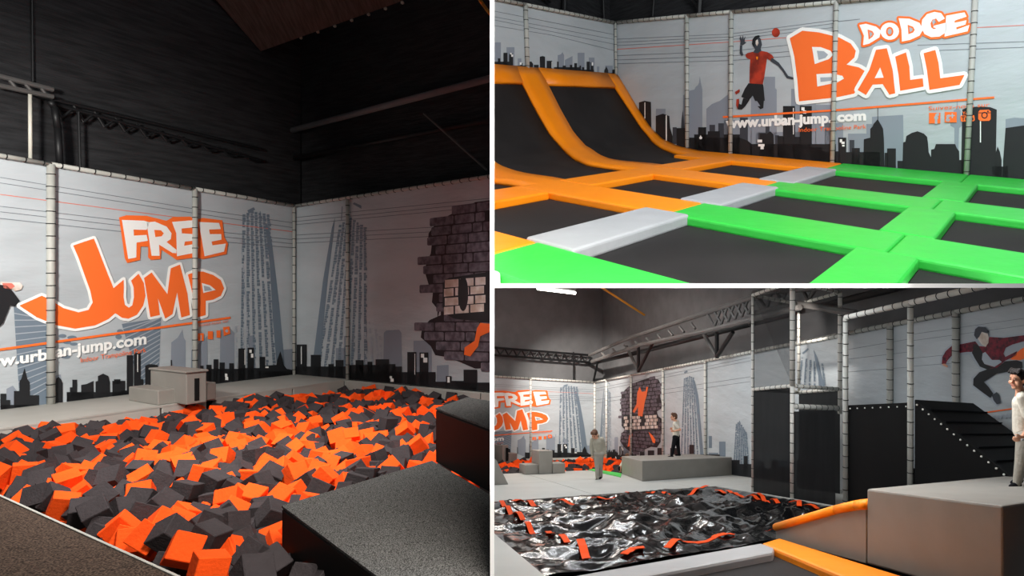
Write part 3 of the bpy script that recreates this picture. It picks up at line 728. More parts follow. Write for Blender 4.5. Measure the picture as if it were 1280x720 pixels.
sk = [[(799, 200), (799, 128), (806, 126), (814, 127.5), (815, 200)], [(820, 200), (820, 145), (829, 142), (837, 145), (838, 160), (841, 170), (841, 200)], rect(846, 160, 860, 200), rect(868, 168, 885, 200), rect(873, 159, 883, 200), rect(885, 164, 900, 200), rect(860, 172, 925, 205), rect(905, 168, 925, 205), [(923, 200), (925, 172), (935, 176), (940, 180), (940, 200)], rect(938, 180, 1045, 212),
      rect(950, 167, 958, 200), [(958, 200), (958, 168), (963, 164), (967, 168), (968, 200)], rect(979, 132.5, 994, 205), rect(1000, 132.5, 1015, 205), rect(972, 170, 980, 200), rect(994, 171, 1001, 200), rect(1015, 184, 1028, 205), rect(1028, 189, 1050, 210), rect(1048, 172, 1058, 210), rect(1058, 190, 1100, 215), rect(1065, 185, 1075, 210), [(1079, 215), (1080, 174), (1088, 172), (1088, 161), (1091, 158), (1092, 155), (1097.3, 149), (1102, 157), (1104, 161), (1105, 174), (1106, 215)],
      rect(1097, 135, 1097.8, 150), rect(1106, 191, 1110, 215), rect(1109, 185.5, 1120, 215), rect(1122, 201, 1130, 220), [(1128, 220), (1129, 178), (1132, 177), (1133, 170), (1140, 166), (1147, 164), (1155, 167), (1159, 171), (1160, 178), (1161, 190), (1164, 197), (1164, 222)], [(1163, 222), (1164, 187), (1168, 186), (1170, 180), (1194, 180), (1196, 185), (1199, 189), (1200, 222)], rect(1199, 200, 1205, 225),
      [(1201, 230), (1203, 137), (1210, 134), (1225, 133), (1238, 134), (1246, 137), (1245, 190), (1246, 230)], [(1244, 235), (1245, 190), (1247, 183), (1250, 190), (1252, 200), (1252, 235)], [(1253, 235), (1254, 200), (1257, 160), (1285, 156), (1285, 240)], rect(1240, 208, 1260, 240)]
A('dark_skyline', sk, 'black', 3)
A('lit_windows', [rect(806, 128, 807, 148), rect(832.5, 144, 834, 180), rect(991.5, 135, 992.5, 168), rect(1225, 151, 1226.3, 178), rect(1002, 134, 1006, 138), rect(1004, 138, 1008, 142), rect(947, 174.5, 953, 178), rect(948, 180, 956, 183), rect(951, 183, 955, 186.5), rect(1050, 174, 1053, 178), rect(1052, 177, 1056, 180), rect(1053, 181, 1056, 183), rect(874.5, 171, 878, 173.5), rect(875.5, 169.5, 877, 174)], 'white', 4, kind='stuff')
A('orange_rule', [[(904, 145), (1045, 136.5), (1243, 120.5), (1243, 123), (1045, 139), (904, 147.5)]], 'orange', 5)
A('web_address', text_tris('www.urban-jump.', (907.5, 159.8), (1040, 152.7), 12, 0.05), 'white', 6, kind='stuff')
A('web_address', text_tris('com', (1046.5, 151.8), (1083, 149.8), 11.5, 0.05), 'white', 6, kind='stuff')
A('slogan', text_tris('Indoor Trampoline Park', (999, 165), (1083, 160.5), 5.2, 0), 'orange', 6, kind='stuff')
A('slogan', text_tris('Suivez-nous sur', (1161, 138), (1237, 133), 5, 0), 'orange', 5, kind='stuff')
A('square_mark', [rect(1161.5, 141, 1175.7, 154.3)], 'orange', 6); A('mark_symbol', text_tris('f', (1168, 154.3), (1174, 154), 12, 0.05), 'blue3', 7)
A('square_mark', [rect(1181, 140, 1196, 153)], 'orange', 6); A('mark_symbol', text_tris('g+', (1182.5, 149), (1193.5, 148.5), 8, 0.03), 'blue3', 7)
A('square_mark', [[(1200.5, 147), (1201, 144.5), (1218, 144), (1218.8, 150), (1217, 151.5), (1201.5, 152)]], 'orange', 6); A('mark_symbol', text_tris('Tube', (1202, 150.5), (1217, 150), 5, 0.03), 'black', 7); A('mark_symbol', text_tris('You', (1203, 143.6), (1213, 143), 4, 0.02), 'orange', 7)
A('square_mark', [[(1223, 140), (1225, 137.5), (1236, 137), (1238.5, 139), (1238.5, 149), (1236.5, 151), (1225.5, 151.3), (1223, 149)]], 'orange', 6)
A('mark_symbol', stroke(ell(1230.8, 144, 3.4, 3.6, 12), 1.3) + [rect(1223, 140.6, 1238.5, 141.4), rect(1234, 138.3, 1236, 140)], 'black', 7)
# DODGE
z = lambda p: zz(p, 4.8, 1060, 0)
dz = [z([(70, 150), (110, 143), (170, 160), (200, 185), (190, 225), (130, 262), (92, 272), (97, 215)]), [(1060 + x / 4.8, y / 4.8) for x, y in ell(252, 188, 56, 52)], z([(305, 110), (370, 113), (430, 138), (452, 178), (430, 215), (375, 240), (325, 250), (322, 180)]),
      z([(440, 165), (446, 120), (475, 86), (520, 72), (560, 80), (582, 112), (545, 132), (530, 112), (508, 118), (496, 140), (500, 165), (515, 176), (532, 170), (512, 165), (516, 155), (592, 136), (596, 190), (550, 220), (500, 224), (460, 205)]), z([(590, 95), (700, 75), (712, 100), (640, 125), (640, 138), (712, 122), (706, 148), (650, 165), (652, 178), (730, 150), (718, 188), (580, 220), (585, 165)])]
A('letter_outline', sum([stroke(p, 5.5) for p in dz], []), 'orange', 5)
for p, nm in zip(dz, 'dodge'): A('letter_' + nm, [p], 'white', 6)
A('letter_eye', [z([(120, 178), (148, 188), (158, 205), (148, 222), (126, 238)]), [(1060 + x / 4.8, y / 4.8) for x, y in ell(252, 190, 22, 28)], z([(360, 150), (392, 162), (402, 180), (392, 196), (364, 206)])], 'orange', 7)
A('letter_eye', [z([(130, 190), (146, 198), (150, 206), (134, 226)]), [(1060 + x / 4.8, y / 4.8) for x, y in ell(252, 190, 12, 18)], z([(369, 162), (388, 172), (390, 184), (372, 194)]), z([(506, 128), (520, 116), (527, 130), (512, 155)])], 'blue3', 8)
# BALL
zb = lambda p: zz(p, 4.8, 970, 0)
Bp = zb([(85, 230), (160, 185), (260, 195), (380, 225), (450, 262), (480, 305), (472, 345), (425, 388), (500, 405), (540, 430), (500, 520), (470, 562), (360, 585), (140, 608), (130, 480), (112, 340)])
Ap = z([(170, 300), (235, 290), (270, 420), (285, 560), (250, 568), (210, 505), (150, 508), (110, 570), (60, 540), (130, 420)])
L1 = z([(285, 340), (350, 315), (370, 400), (375, 480), (450, 470), (455, 520), (315, 545), (305, 450)])
L2 = z([(455, 320), (525, 300), (545, 380), (555, 470), (700, 450), (670, 510), (490, 540), (475, 420)])
A('letter_outline', stroke(Bp, 9), 'white', 5); A('letter_b', [Bp], 'orange', 6)
A('letter_outline', stroke(Ap, 9) + stroke(L1, 9) + stroke(L2, 9), 'white', 7)
A('letter_a', [Ap], 'orange', 8); A('letter_l', [L1], 'orange', 8); A('letter_l', [L2], 'orange', 8)
A('letter_eye', [zb([(218, 282), (270, 283), (330, 305), (345, 330), (320, 355), (235, 385)]), zb([(245, 445), (330, 440), (400, 455), (410, 472), (370, 495), (250, 520)])], 'white', 7)
A('letter_eye', [zb([(248, 305), (290, 308), (315, 328), (300, 348), (258, 360)]), zb([(268, 465), (340, 463), (372, 474), (330, 485), (270, 492)])], 'blue3', 8)
A('letter_eye', [z([(195, 405), (216, 466), (162, 470)])], 'white', 9)
# printed ball player
p = lambda q: zz(q, 5.145, 900, 20)
A('printed_ball', [p(ell(360, 107, 26, 30))], 'jersey', 2)
A('printed_shirt', [p([(165, 248), (178, 238), (235, 225), (270, 225), (305, 232), (335, 250), (348, 268), (330, 288), (303, 275), (300, 300), (285, 400), (276, 440), (230, 442), (190, 430), (192, 330), (196, 280), (178, 272), (168, 262)])], 'jersey', 3)
A('printed_shorts', [p([(185, 432), (280, 440), (290, 545), (228, 546), (212, 512), (190, 540), (138, 520), (160, 470)])], 'black', 4)
A('printed_limb', [p([(335, 268), (380, 300), (410, 340), (440, 385), (490, 400), (492, 408), (462, 408), (430, 400), (400, 352), (375, 322), (325, 290)]), p([(130, 188), (145, 188), (144, 225), (152, 250), (142, 260), (128, 240)]), p([(215, 235), (232, 205), (262, 205), (268, 225), (245, 240)])], 'charcoal', 4)
A('printed_head', [p([(210, 160), (222, 140), (250, 130), (265, 150), (272, 185), (262, 215), (245, 222), (225, 210), (212, 185)])], 'charcoal', 5)
A('printed_hair', [p([(208, 180), (212, 150), (228, 130), (250, 124), (262, 130), (240, 145), (228, 170), (222, 205)])], 'black', 6)
A('printed_face', [p([(232, 160), (245, 150), (250, 175), (240, 195), (232, 180)])], 'brickw', 6)
A('printed_hand', [p([(132, 185), (134, 165), (128, 145), (133, 128), (142, 150), (150, 122), (154, 150), (166, 130), (160, 165), (172, 172), (150, 188)])], 'charcoal', 5)
A('printed_leg', [p([(150, 528), (192, 540), (165, 580), (142, 602), (118, 600), (108, 580), (108, 545), (125, 532), (126, 565), (140, 570)]), p([(240, 545), (284, 545), (280, 592), (262, 600), (243, 580), (262, 580)])], 'black', 4)
A('printed_shoe', [p([(108, 535), (126, 532), (124, 555), (116, 600), (106, 575)]), p([(98, 488), (128, 470), (130, 488), (105, 506)])], 'jersey', 5)
A('shirt_number', [p([(234, 262), (246, 262), (244, 280), (236, 280)])], 'mato', 4)

# posts and rails of the court
def post2(W, ubase, vbase, label, r=0.05, z0=0.0, off=0.05):
    a = W.m(ubase, vbase)[0]
    return laced('padded_post', W.pt(a, z0, off), W.pt(a, W.h.H, off), r, W.h, label, 'post', None, 'pad', 0.2)
for u, v, l in ((860, 191, 'laced grey court post left of the slanted grey buildings'), (914, 196, 'laced grey court post left of the printed ball player'), (1041, 207.5, 'laced grey court post crossing the big letter B'), (1208, 223, 'laced grey court post right of the last letter L')): post2(W2R, u, v, l)
post2(W2L, 657, 60, 'laced grey post above the orange bank pads', z0=1.85)
laced('padded_post', W2R.pt(0.07, 1.8, 0.07), W2R.pt(0.07, 3.3, 0.07), 0.035, H, 'slim laced corner post of the trampoline court', 'post', None, 'pad', 0.2)
rl = ['padded top rail from the court corner to the first post', 'padded top rail over the slanted grey buildings banner', 'padded top rail over the printed ball player', 'padded top rail over the DODGE lettering', 'padded top rail at the upper right edge of the court']
for i in range(5): rail(W2R, d2[i], d2[i + 1], rl[i], r=0.04)
rail(W2L, 0.0, c657, 'dim padded top rail left of the court corner', r=0.04)
rail(W2L, c657, c6, 'dim padded top rail over the leftmost court banner', r=0.04)

# the pads of the trampoline grid: z = 0.08 on top, 0.02 at the beds
def padstrip(x0, x1, y0, y1, m, label, zt=0.08, group=None, zb=-0.03, taper=0.0):
    bm = B(); b = 0.035
    nx = max(2, int((x1 - x0) / 0.5)); ny = max(2, int((y1 - y0) / 0.5))
    q = [(x0, y0), (x1, y0), (x1, y1), (x0, y1)]
    prism(bm, [H.P(x, y, zb) for x, y in q], [H.P(x, y, zt) for x, y in q])
    fix(bm, 0.03, 3)
    return link('edge_pad', bm, M[m], hall=H, smooth=False, label=label, cat='pad', group=group)
def bed(x0, x1, y0, y1, label):
    return link('trampoline_bed', rbox(H, x0, x1, y0, y1, -0.03, -0.015), M['bed'], hall=H, label=label, cat='trampoline')
YO, YG = 6.62, 6.75        # orange ends, green starts
X1, X2a, X2b, X3a, X3b, X4a, X4b = 1.6, 3.86, 4.84, 6.65, 7.58, 9.57, 10.42
xg = [(0.05, X1, 'next to the banner wall'), (X2a, X2b, 'in the second row from the wall'), (X3a, X3b, 'in the third row from the wall'), (X4a, X4b, 'in the nearest row')]
T = [(3.98, 4.7), (6.4, 7.05), (8.95, 9.5)]
gp = 'long pads of the trampoline grid'
for x0, x1, l in xg:
    padstrip(x0, x1, 3.97 if x0 > 1 else 3.1, YG if x0 < 9 else 6.55, 'mato', 'long orange pad ' + l, group=gp)
    padstrip(x0, x1, YG + 0.01 if x0 < 9 else 6.56, T[2][0] + 0.27, 'matg', 'long green pad left of the cross pads, ' + l, group=gp)
    padstrip(x0, x1, T[2][0] + 0.28, 12.2, 'matg', 'green pad right of the cross pads, ' + l, group=gp)
cross = [(X1, X2a, 'nearest the banner wall'), (X2b, X3a, 'in the middle row'), (X3b, X4a, 'in the row nearest the viewer')]
padstrip(X1 - 0.1, X2a + 0.15, *T[1], 'matgy', 'grey pad between orange and green, nearest the banner wall', 0.1)
padstrip(X2b - 0.15, X3a + 0.05, *T[1], 'matgy', 'grey pad between orange and green, middle one of the three', 0.1)
padstrip(X3b - 0.05, X4a + 0.02, *T[1], 'matgy', 'largest grey pad between orange and green, nearest the viewer', 0.1)
padstrip(X4b, 12.2, *T[1], 'matgy', 'grey pad corner at the lower left edge of the court', 0.1)
for x0, x1, l in cross:
    padstrip(x0, x1, *T[2], 'matg', 'wide green cross pad ' + l, 0.085)
    padstrip(x0, x1, *T[0], 'mato', 'orange cross pad at the foot of the banks, ' + l, 0.085)
padstrip(X1, X4a, 3.98, 4.0, 'mato', 'thin orange seam strip at the foot of the banks', 0.05) if False else None
for (x0, x1, l) in ((X1, X2a, 'back row'), (X2b, X3a, 'middle row'), (X3b, X4a, 'front row')):
    bed(x0, x1, T[0][1], T[1][0], 'black trampoline bed framed in orange, ' + l)
    bed(x0, x1, T[1][1], T[2][0], 'black trampoline bed between grey and green pads, ' + l)
    bed(x0, x1, T[2][1], 12.2, 'black trampoline bed at the right edge, ' + l)
bed(X4b, 12.2, 4.7, T[1][0], 'dark bed sliver under the lowest left orange pad')
bed(X4b, 12.2, T[1][1], 9.3, 'dark bed sliver below the lowest green pad')

# the banked trampolines against the left wall
prof = [(0.05, 1.9), (0.42, 1.47), (0.88, 0.93), (1.30, 0.50), (1.72, 0.24), (2.25, 0.10), (3.0, 0.03), (3.98, 0.0)]
def pz(y):
    if y <= prof[0][0]: return prof[0][1] + (prof[0][0] - y) * 1.1
    for (a, za), (b, zb) in zip(prof, prof[1:]):
        if y <= b: return za + (zb - za) * (y - a) / (b - a)
    return 0.0
def onbank(u, v):
    d = H.M @ ray(u, v); c = H.c
    lo = None; t = 1.0
    f = lambda t: (c + d * t)[2] - pz((c + d * t)[1])
    while t < 40:
        if f(t) < 0:
            a, b = t - 0.1, t
            for _ in range(30):
                m_ = (a + b) / 2
                if f(m_) < 0: b = m_
                else: a = m_
            return c + d * b
        t += 0.1
    return c + d * t
def xat(line, y):
    """x of a rib edge at depth y; the edge is given by pixels on the bank surface"""
    q = sorted(((p[1], p[0]) for p in (onbank(*s) for s in line)))
    if y <= q[0][0]: return q[0][1]
    for (a, xa), (b, xb) in zip(q, q[1:]):
        if y <= b: return xa + (xb - xa) * (y - a) / (b - a + 1e-9)
    return q[-1][1]
ys = [0.05 + i * (3.98 - 0.05) / 26 for i in range(27)]
def bank_strip(name, fl, fr, off, m, label, cat, ya=0, yb=27, group=None, th=0.07, hall=H):
    bm = B(); top = []; bot = []
    for y in ys[ya:yb]:
        a, b = fl(y), fr(y)
        top.append([H.P(a + (b - a) * k / 3, y + off * 0.6, pz(y) + off) for k in range(4)])
        bot.append([H.P(a + (b - a) * k / 3, y + off * 0.6 - th * 0.6, pz(y) + off - th) for k in range(4)])
    T_ = [[bm.verts.new(p) for p in r] for r in top]; B_ = [[bm.verts.new(p) for p in r] for r in bot]
    n = len(T_)
    for i in range(n - 1):
        for k in range(3):
            bm.faces.new((T_[i][k], T_[i][k + 1], T_[i + 1][k + 1], T_[i + 1][k])); bm.faces.new((B_[i][k + 1], B_[i][k], B_[i + 1][k], B_[i + 1][k + 1]))
        for k in (0, 3): bm.faces.new((T_[i][k], T_[i + 1][k], B_[i + 1][k], B_[i][k]))
    for i in (0, n - 1):
        for k in range(3): bm.faces.new((T_[i][k], T_[i][k + 1], B_[i][k + 1], B_[i][k]))
    return link(name, fix(bm), M[m], None, H, True, label, cat, group)
ribB_r = lambda y: 0.03
eB = [(766.7, 107.6), (789.5, 142), (809, 168.5), (822.5, 183), (844, 192.4), (879, 198.7)]
eAl = [(646, 86.3), (650, 100.4), (703, 186), (712, 195), (732, 206), (777, 213.3)]
eAr = [(672.4, 88.4), (681.7, 103), (738.8, 189), (761.4, 201.3), (817, 207)]
e0r = [(612, 200), (618.5, 206), (642, 216.5), (692, 225)]
QB = [xat(eB, y) for y in ys]; QAl = [xat(eAl, y) for y in ys]; QAr = [xat(eAr, y) for y in ys]; Q0 = [max(xat(e0r, y), QAl[i] + 0.5) for i, y in enumerate(ys)]
print('ribs', [round(x, 2) for x in QB[::5]], [round(x, 2) for x in QAl[::5]], [round(x, 2) for x in QAr[::5]], [round(x, 2) for x in Q0[::5]])
li = lambda Q: (lambda y: Q[min(range(27), key=lambda i: abs(ys[i] - y))])
bank_strip('bank_rib_pad', lambda y: 0.02, li(QB), 0.05, 'mato', 'curved orange pad running down the bank along the banner wall', 'pad')
bank_strip('bank_rib_pad', li(QAr), li(QAl), 0.05, 'mato', 'curved orange pad running down between the two banked trampolines', 'pad')
bank_strip('bank_rib_pad', li(Q0), lambda y: li(Q0)(y) + 0.95, 0.05, 'mato', 'curved orange pad entering at the left edge of the court', 'pad')
bank_strip('banked_bed', li(QB), li(QAr), -0.01, 'bed', 'black banked trampoline bed nearest the court corner', 'trampoline', th=0.02)
bank_strip('banked_bed', li(QAl), li(Q0), -0.01, 'bed', 'black banked trampoline bed left of the curved orange divider', 'trampoline', th=0.02)
bank_strip('banked_bed', lambda y: li(Q0)(y) + 0.95, lambda y: li(Q0)(y) + 2.9, -0.01, 'bed', 'small dark bank corner at the left edge of the court', 'trampoline', th=0.02)
bank_strip('bank_top_pad', li(QB), li(QAr), 0.055, 'mato', 'orange pad along the top edge of the bank nearest the corner', 'pad', 0, 3)
bank_strip('bank_top_pad', li(QAl), lambda y: 5.6, 0.055, 'mato', 'orange pad along the top edge of the bank at the left', 'pad', 0, 3)
padstrip(X4b - 0.9 if False else 7.6, X4a, *T[0], 'mato', 'orange cross pad at the far left, below the banks', 0.07) if False else None
# ================================================================ HALL 3: the airbag hall
H = H3
W3L = Wall(H, 'L'); W3R = Wall(H, 'R')
link('wall_left', rbox(H, -0.9, 12, -0.9, -0.7, -0.5, 14), M['wallgrey'], hall=H, kind='structure')
link('wall_right', rbox(H, -0.9, -0.7, -0.9, 30, -0.5, 14), M['wallgrey'], hall=H, kind='structure')
# floor with its panels round the pit
PX0, PX1, PY0, PY1 = 2.32, 8.5, 14.62, 20.42
FZ = 0.0
def floor_panel(x0, x1, y0, y1, parent):
    return link('floor_mat', rbox(H, x0 + 0.008, x1 - 0.008, y0 + 0.008, y1 - 0.008, -0.12, FZ), M['floor3'], parent, H)
fl = link('floor', rbox(H, -0.7, 12, -0.7, 30, -1.6, -1.5), M['gap'], hall=H, kind='structure')
for x0, x1, y0, y1 in ((0.0, 2.95, 10.0, 12.2), (0.0, 2.95, 12.2, PY0), (2.95, 5.7, 8.05, 11.3), (2.95, 5.7, 11.3, PY0), (5.7, 8.5, 8.05, 11.3), (5.7, 8.5, 11.3, PY0), (8.5, 11.5, 8.05, 11.3), (8.5, 11.5, 11.3, PY0), (8.5, 11.5, PY0, 17.6), (8.5, 11.5, 17.6, 20.6), (0.0, PX0, PY0, 17.6), (0.0, PX0, 17.6, 20.6), (0.0, PX0, 20.6, 24)):
    floor_panel(x0, x1, y0, y1, fl)

# banners
g = 'printed banners of the airbag hall'
e663 = W3L.a(663)
W3L.panel(e663, 5.6, 'banner at the left edge of the airbag hall with part of FREE JUMP', g)
W3L.panel(0.02, e663, 'bright banner left of the far corner with grey leaning tower', g)
e = [W3R.a(u) for u in (759, 790, 830, 883, 941, 1114, 1196.5)]
ee = [0.02] + e + [22.2]
el = ['narrow bright banner right of the far corner', 'far banner with the left part of the brick patch', 'far banner with the right part of the brick patch', 'far banner with the leaning tower behind the boy on the block', 'plain far banner just left of the tall white cage', 'banner behind the black netting of the cage', 'banner between black netted posts, mostly plain', 'banner with the printed jumper in a red checked shirt']
for i in range(8): W3R.panel(ee[i], ee[i + 1], el[i], g)
s1 = WL.a(242); sx = e663 / s1; sz = 3.4 / 3.3
free_jump(W3L, lambda u, v: (lambda q: (q[0] * sx, q[1] * sz))(WL.m(u, v)), True)
sy = ee[1] / WR.a(437)
right_towers(lambda u, v: (lambda q: (q[0] * sy, q[1] * sz))(WR.m(u, v)), W3R)
A = W3R.art
A('power_lines', bars_px([[(744, 486), (938, 447)], [(744, 489), (938, 451)], [(744, 500), (938, 471)], [(744, 504), (938, 477)], [(1060, 437), (1136, 424)], [(1060, 449), (1136, 440)], [(1060, 465), (1136, 459)], [(1140, 418), (1280, 398)], [(1140, 426), (1280, 407)], [(1140, 448), (1190, 443)], [(1140, 458), (1190, 454)]], 0.5), 'line', 1, kind='stuff')
z = lambda p: zz(p, 5.53, 760, 460)
outl = z([(95, 180), (120, 150), (160, 115), (230, 85), (300, 65), (350, 80), (365, 110), (362, 200), (375, 250), (370, 280), (340, 300), (345, 330), (385, 360), (380, 430), (365, 460), (365, 510), (340, 550), (300, 545), (250, 565), (200, 590), (150, 575), (110, 545), (85, 505), (95, 450), (120, 430), (95, 400), (95, 300), (90, 250)])
A('brick_patch', [outl], 'mortar', 2)
rows = [(lambda k: (lambda u: 468 + k * 4.6 + (u - 800) * (-0.17 + k * 0.014)))(k) for k in range(0, 24)]
A('printed_bricks', bricks_px(outl, rows, 9, 4, 1.0), 'brickp', 3, kind='stuff')
A('white_brick_panel', [z([(100, 332), (160, 318), (345, 318), (356, 345), (352, 402), (330, 430), (240, 436), (140, 446), (104, 412)])], 'black', 4)
wb = []
for r in range(4):
    for c in range(8):
        x0 = 112 + c * 29 + (r % 2) * 8; y0 = 336 + r * 24 - c * 1.5
        if c in (1, 4) and r < 3: continue
        wb.append(z([(x0, y0), (x0 + 24, y0 - 1), (x0 + 24, y0 + 19), (x0, y0 + 20)]))
A('white_bricks', wb, 'brickw', 5, kind='stuff')
A('orange_jumper', [z([(222, 130), (236, 165), (262, 160), (268, 130), (280, 132), (270, 190), (257, 235), (250, 280), (240, 335), (210, 330), (210, 270), (185, 312), (172, 300), (200, 250), (205, 170)])], 'orange', 5)
A('orange_leg', [z([(150, 465), (172, 455), (165, 500), (155, 540), (138, 545), (145, 500)])], 'orange', 5)
A('orange_leg', [z([(282, 440), (310, 465), (330, 495), (328, 520), (312, 515), (298, 480)])], 'orange', 5)
cols = [((855 + 2.2 * i, 470 + abs(i - 3)), (851 + 4.2 * i, 571 + i * 2)) for i in range(6)]
A('leaning_tower', slanted_tower(cols, 50, 1.9, 7, 0.05), 'blue', 2, kind='stuff')
A('leaning_tower_edge', [[(866, 472), (869, 477), (873, 495), (880, 575), (876, 575), (870, 500)]], 'blue', 2)
A('tower_cap', [[(855, 465), (859, 463), (860, 465), (856, 467)]], 'blue', 2)
cols = [((920 + 2 * i, 530 - 2 * i if i < 3 else 522 + 3 * i), (916 + 3.3 * i, 596)) for i in range(7)]
A('leaning_tower', slanted_tower(cols, 36, 2.0, 8, 0.05), 'blue', 2, kind='stuff')
A('hazy_skyline', [rect(899, 552, 907, 590), rect(886, 566, 898, 590), rect(780, 545, 786, 575), rect(886, 545, 890, 560)], 'blue', 1)
A('dark_skyline', [rect(838, 560, 848, 585), rect(862, 556, 868, 585), rect(835, 568, 900, 590), rect(915, 575, 925, 597), rect(925, 580, 941, 600), rect(930, 570, 935, 596), rect(790, 568, 796, 583), rect(800, 560, 806, 590), rect(810, 563, 818, 590), rect(822, 560, 828, 590)], 'black', 3)
cols = [((1002 + 5 * i, 447 + i * 1.5), (998 + 6.5 * i, 486)) for i in range(6)]
A('leaning_tower', slanted_tower(cols, 26, 2.6, 9, 0.05), 'blue', 2, kind='stuff')
A('leaning_tower_edge', [[(1017, 437), (1022, 447), (1032, 487), (1026, 486), (1020, 455)]], 'blue', 2)
A('tower_cap', [[(1003, 441), (1010, 435), (1011, 437), (1004, 443)]], 'blue', 2)
A('dark_skyline', [rect(944, 585, 990, 612), rect(950, 578, 955, 600), rect(964, 576, 972, 600), rect(975, 584, 985, 600), rect(996, 575, 1006, 610)], 'black', 3)
A('hazy_skyline', [rect(944, 575, 952, 600), rect(966, 575, 985, 590), rect(1000, 575, 1010, 600)], 'blue', 1)
# printed jumper in the checked shirt
p = lambda q: zz(q, 4.8, 1130, 390)
body = [(222, 315), (228, 270), (250, 230), (290, 196), (350, 188), (428, 172), (420, 120), (440, 85), (490, 90), (515, 145), (600, 150), (735, 132), (735, 345), (620, 365), (545, 370), (490, 420), (545, 488), (580, 540), (560, 560), (515, 518), (415, 445), (412, 395), (470, 350), (430, 300), (395, 250), (300, 255), (262, 300), (275, 330)]
A('print_halo', [p(body)] + [q for q in stroke(p(body), 2.6)], 'blue3', 1)
A('printed_shirt', [p([(228, 312), (232, 270), (252, 235), (290, 202), (350, 192), (430, 176), (452, 205), (495, 208), (515, 150), (600, 155), (735, 138), (735, 172), (650, 196), (612, 215), (598, 250), (610, 270), (680, 235), (676, 262), (610, 292), (560, 335), (500, 345), (460, 328), (430, 280), (415, 240), (380, 240), (300, 250), (262, 292), (250, 318)])], 'plaid', 3)
A('printed_tee', [p([(472, 250), (490, 240), (530, 288), (575, 288), (590, 300), (545, 330), (485, 312), (470, 285)])], 'blue3', 4)
A('printed_dark_torso', [p([(430, 190), (452, 205), (475, 245), (470, 285), (485, 315), (540, 335), (500, 345), (458, 328), (428, 280), (410, 245)])], 'black', 4)  # dark part of the printed torso
A('printed_trousers', [p([(500, 345), (560, 335), (610, 296), (680, 290), (712, 300), (716, 335), (690, 345), (620, 360), (560, 370), (520, 395), (482, 420), (510, 450), (538, 490), (520, 516), (470, 480), (418, 440), (420, 400), (455, 362)])], 'black', 5)
A('printed_face', [p([(442, 130), (460, 110), (500, 118), (512, 150), (510, 185), (492, 210), (468, 195), (448, 165)])], 'brickw', 5)
A('printed_hair', [p([(424, 140), (430, 105), (450, 88), (490, 92), (512, 118), (505, 130), (470, 120), (455, 150), (440, 165)])], 'hazel' if 'hazel' in M else 'charcoal', 6)
A('printed_hand', [p([(230, 312), (250, 310), (268, 325), (262, 334), (238, 322)])], 'skin', 5)
A('printed_shoe', [p([(530, 500), (560, 480), (575, 500), (582, 545), (560, 555), (540, 530)])], 'charcoal', 5)
A('orange_wedge', [p([(638, 285), (700, 225), (735, 205), (735, 275), (700, 290)])], 'orange', 3)
A('orange_rule', [p([(470, 602), (640, 578), (735, 565), (735, 572), (640, 586), (470, 610)])], 'orange', 3)
A('web_address', text_tris('www.', (1232, 526.5), (1268, 521.5), 7.5, 0.03), 'blue3', 4, kind='stuff')

# posts and rails along the banners
for u, W, l in ((663, W3L, 'thin laced post left of the bright far banner'), (759, W3R, 'thin laced post just right of the far corner'), (790, W3R, 'white laced post crossing the printed brick patch'), (830, W3R, 'thin laced post between brick patch and the boy in white polo'), (883, W3R, 'white laced post left of the plain far banner'), (1114, W3R, 'wide laced wall post between the two front fence posts'), (1196.5, W3R, 'wide laced wall post crossing the sleeve of the printed jumper')):
    post(W, u, l, r=0.042 if u < 1000 else 0.062, m='padw' if u < 1000 else 'pad', step=0.2)
post(W3L, 0.05, 'bright laced corner post of the airbag hall', px=False, r=0.045, m='padw')
rail(W3L, 0, e663, 'bright top rail left of the far corner', r=0.045, m='padw')
rail(W3L, e663, 5.6, 'top rail over the FREE JUMP banner of the airbag hall', r=0.045)
rn = ['short bright top rail right of the far corner', 'top rail over the left part of the brick patch', 'top rail over the right part of the brick patch', 'top rail above the boy in white polo', 'top rail left of the tall white cage', 'top rail running behind the white cage', 'top rail between the cage and the next wall post', 'top rail over the printed jumper in red checks']
for i in range(8): rail(W3R, ee[i], ee[i + 1], rn[i], r=0.04 if i < 5 else 0.045, m='padw' if i < 5 else 'pad')

# trusses on the cladding
st = []
for i in range(11):
    u = 620 + i * 10.6; t = 434.5 + (u - 620) * 0.082
    st.append(((u, t), (u + 5, t + 9))); st.append(((u + 10.6, t + 1), (u + 5, t + 9)))
truss(H, 1, -0.3, [(616, 434.5), (737, 444)], [(616, 443.5), (737, 453)], st, 0.05, 'wall_truss', 'black zigzag truss on the left cladding of the airbag hall')
st = [((884 + i * 8.6, 392 - i * 3.3), (893 + i * 8.6, 408 - i * 3.2)) for i in range(6)] + [((901 + i * 8.6, 386 - i * 3.3), (893 + i * 8.6, 408 - i * 3.2)) for i in range(6)]
st += [((752 + i * 14, 441 - i * 4.6), (757 + i * 14, 446 - i * 4.4)) for i in range(9)]
truss(H, 0, 0.9, [(737, 444), (785, 423), (880, 392), (1000, 352)], [(740, 452), (800, 431), (882, 414), (1000, 384)], st, 0.07, 'roof_truss', 'long grey lattice truss rising to the right toward the white cage', 'steelg')
for a, b, c, l in (((783, 433), (798, 464), (816, 428), 'grey V shaped bracket above the printed brick patch'), ((880, 418), (896, 446), (916, 415), 'dark V shaped bracket under the lattice truss')):
    R_ = thing('wall_bracket', H.W(0, *b, 0.5), l, 'bracket')
    for q in (a, c, (b[0], a[1] - 2)):
        bm = B(); tube(bm, H.W(0, *q, 0.5), H.W(0, *b, 0.4), 0.06); link('arm', bm, M['steelg' if q == a else 'steel'], R_, H)
bm = B(); tube(bm, H.W(0, 748, 448, 0.3), H.W(0, 742, 476, -0.2), 0.05); link('corner_brace', bm, M['steel'], hall=H, label='thin black brace dropping into the far corner', cat='brace')
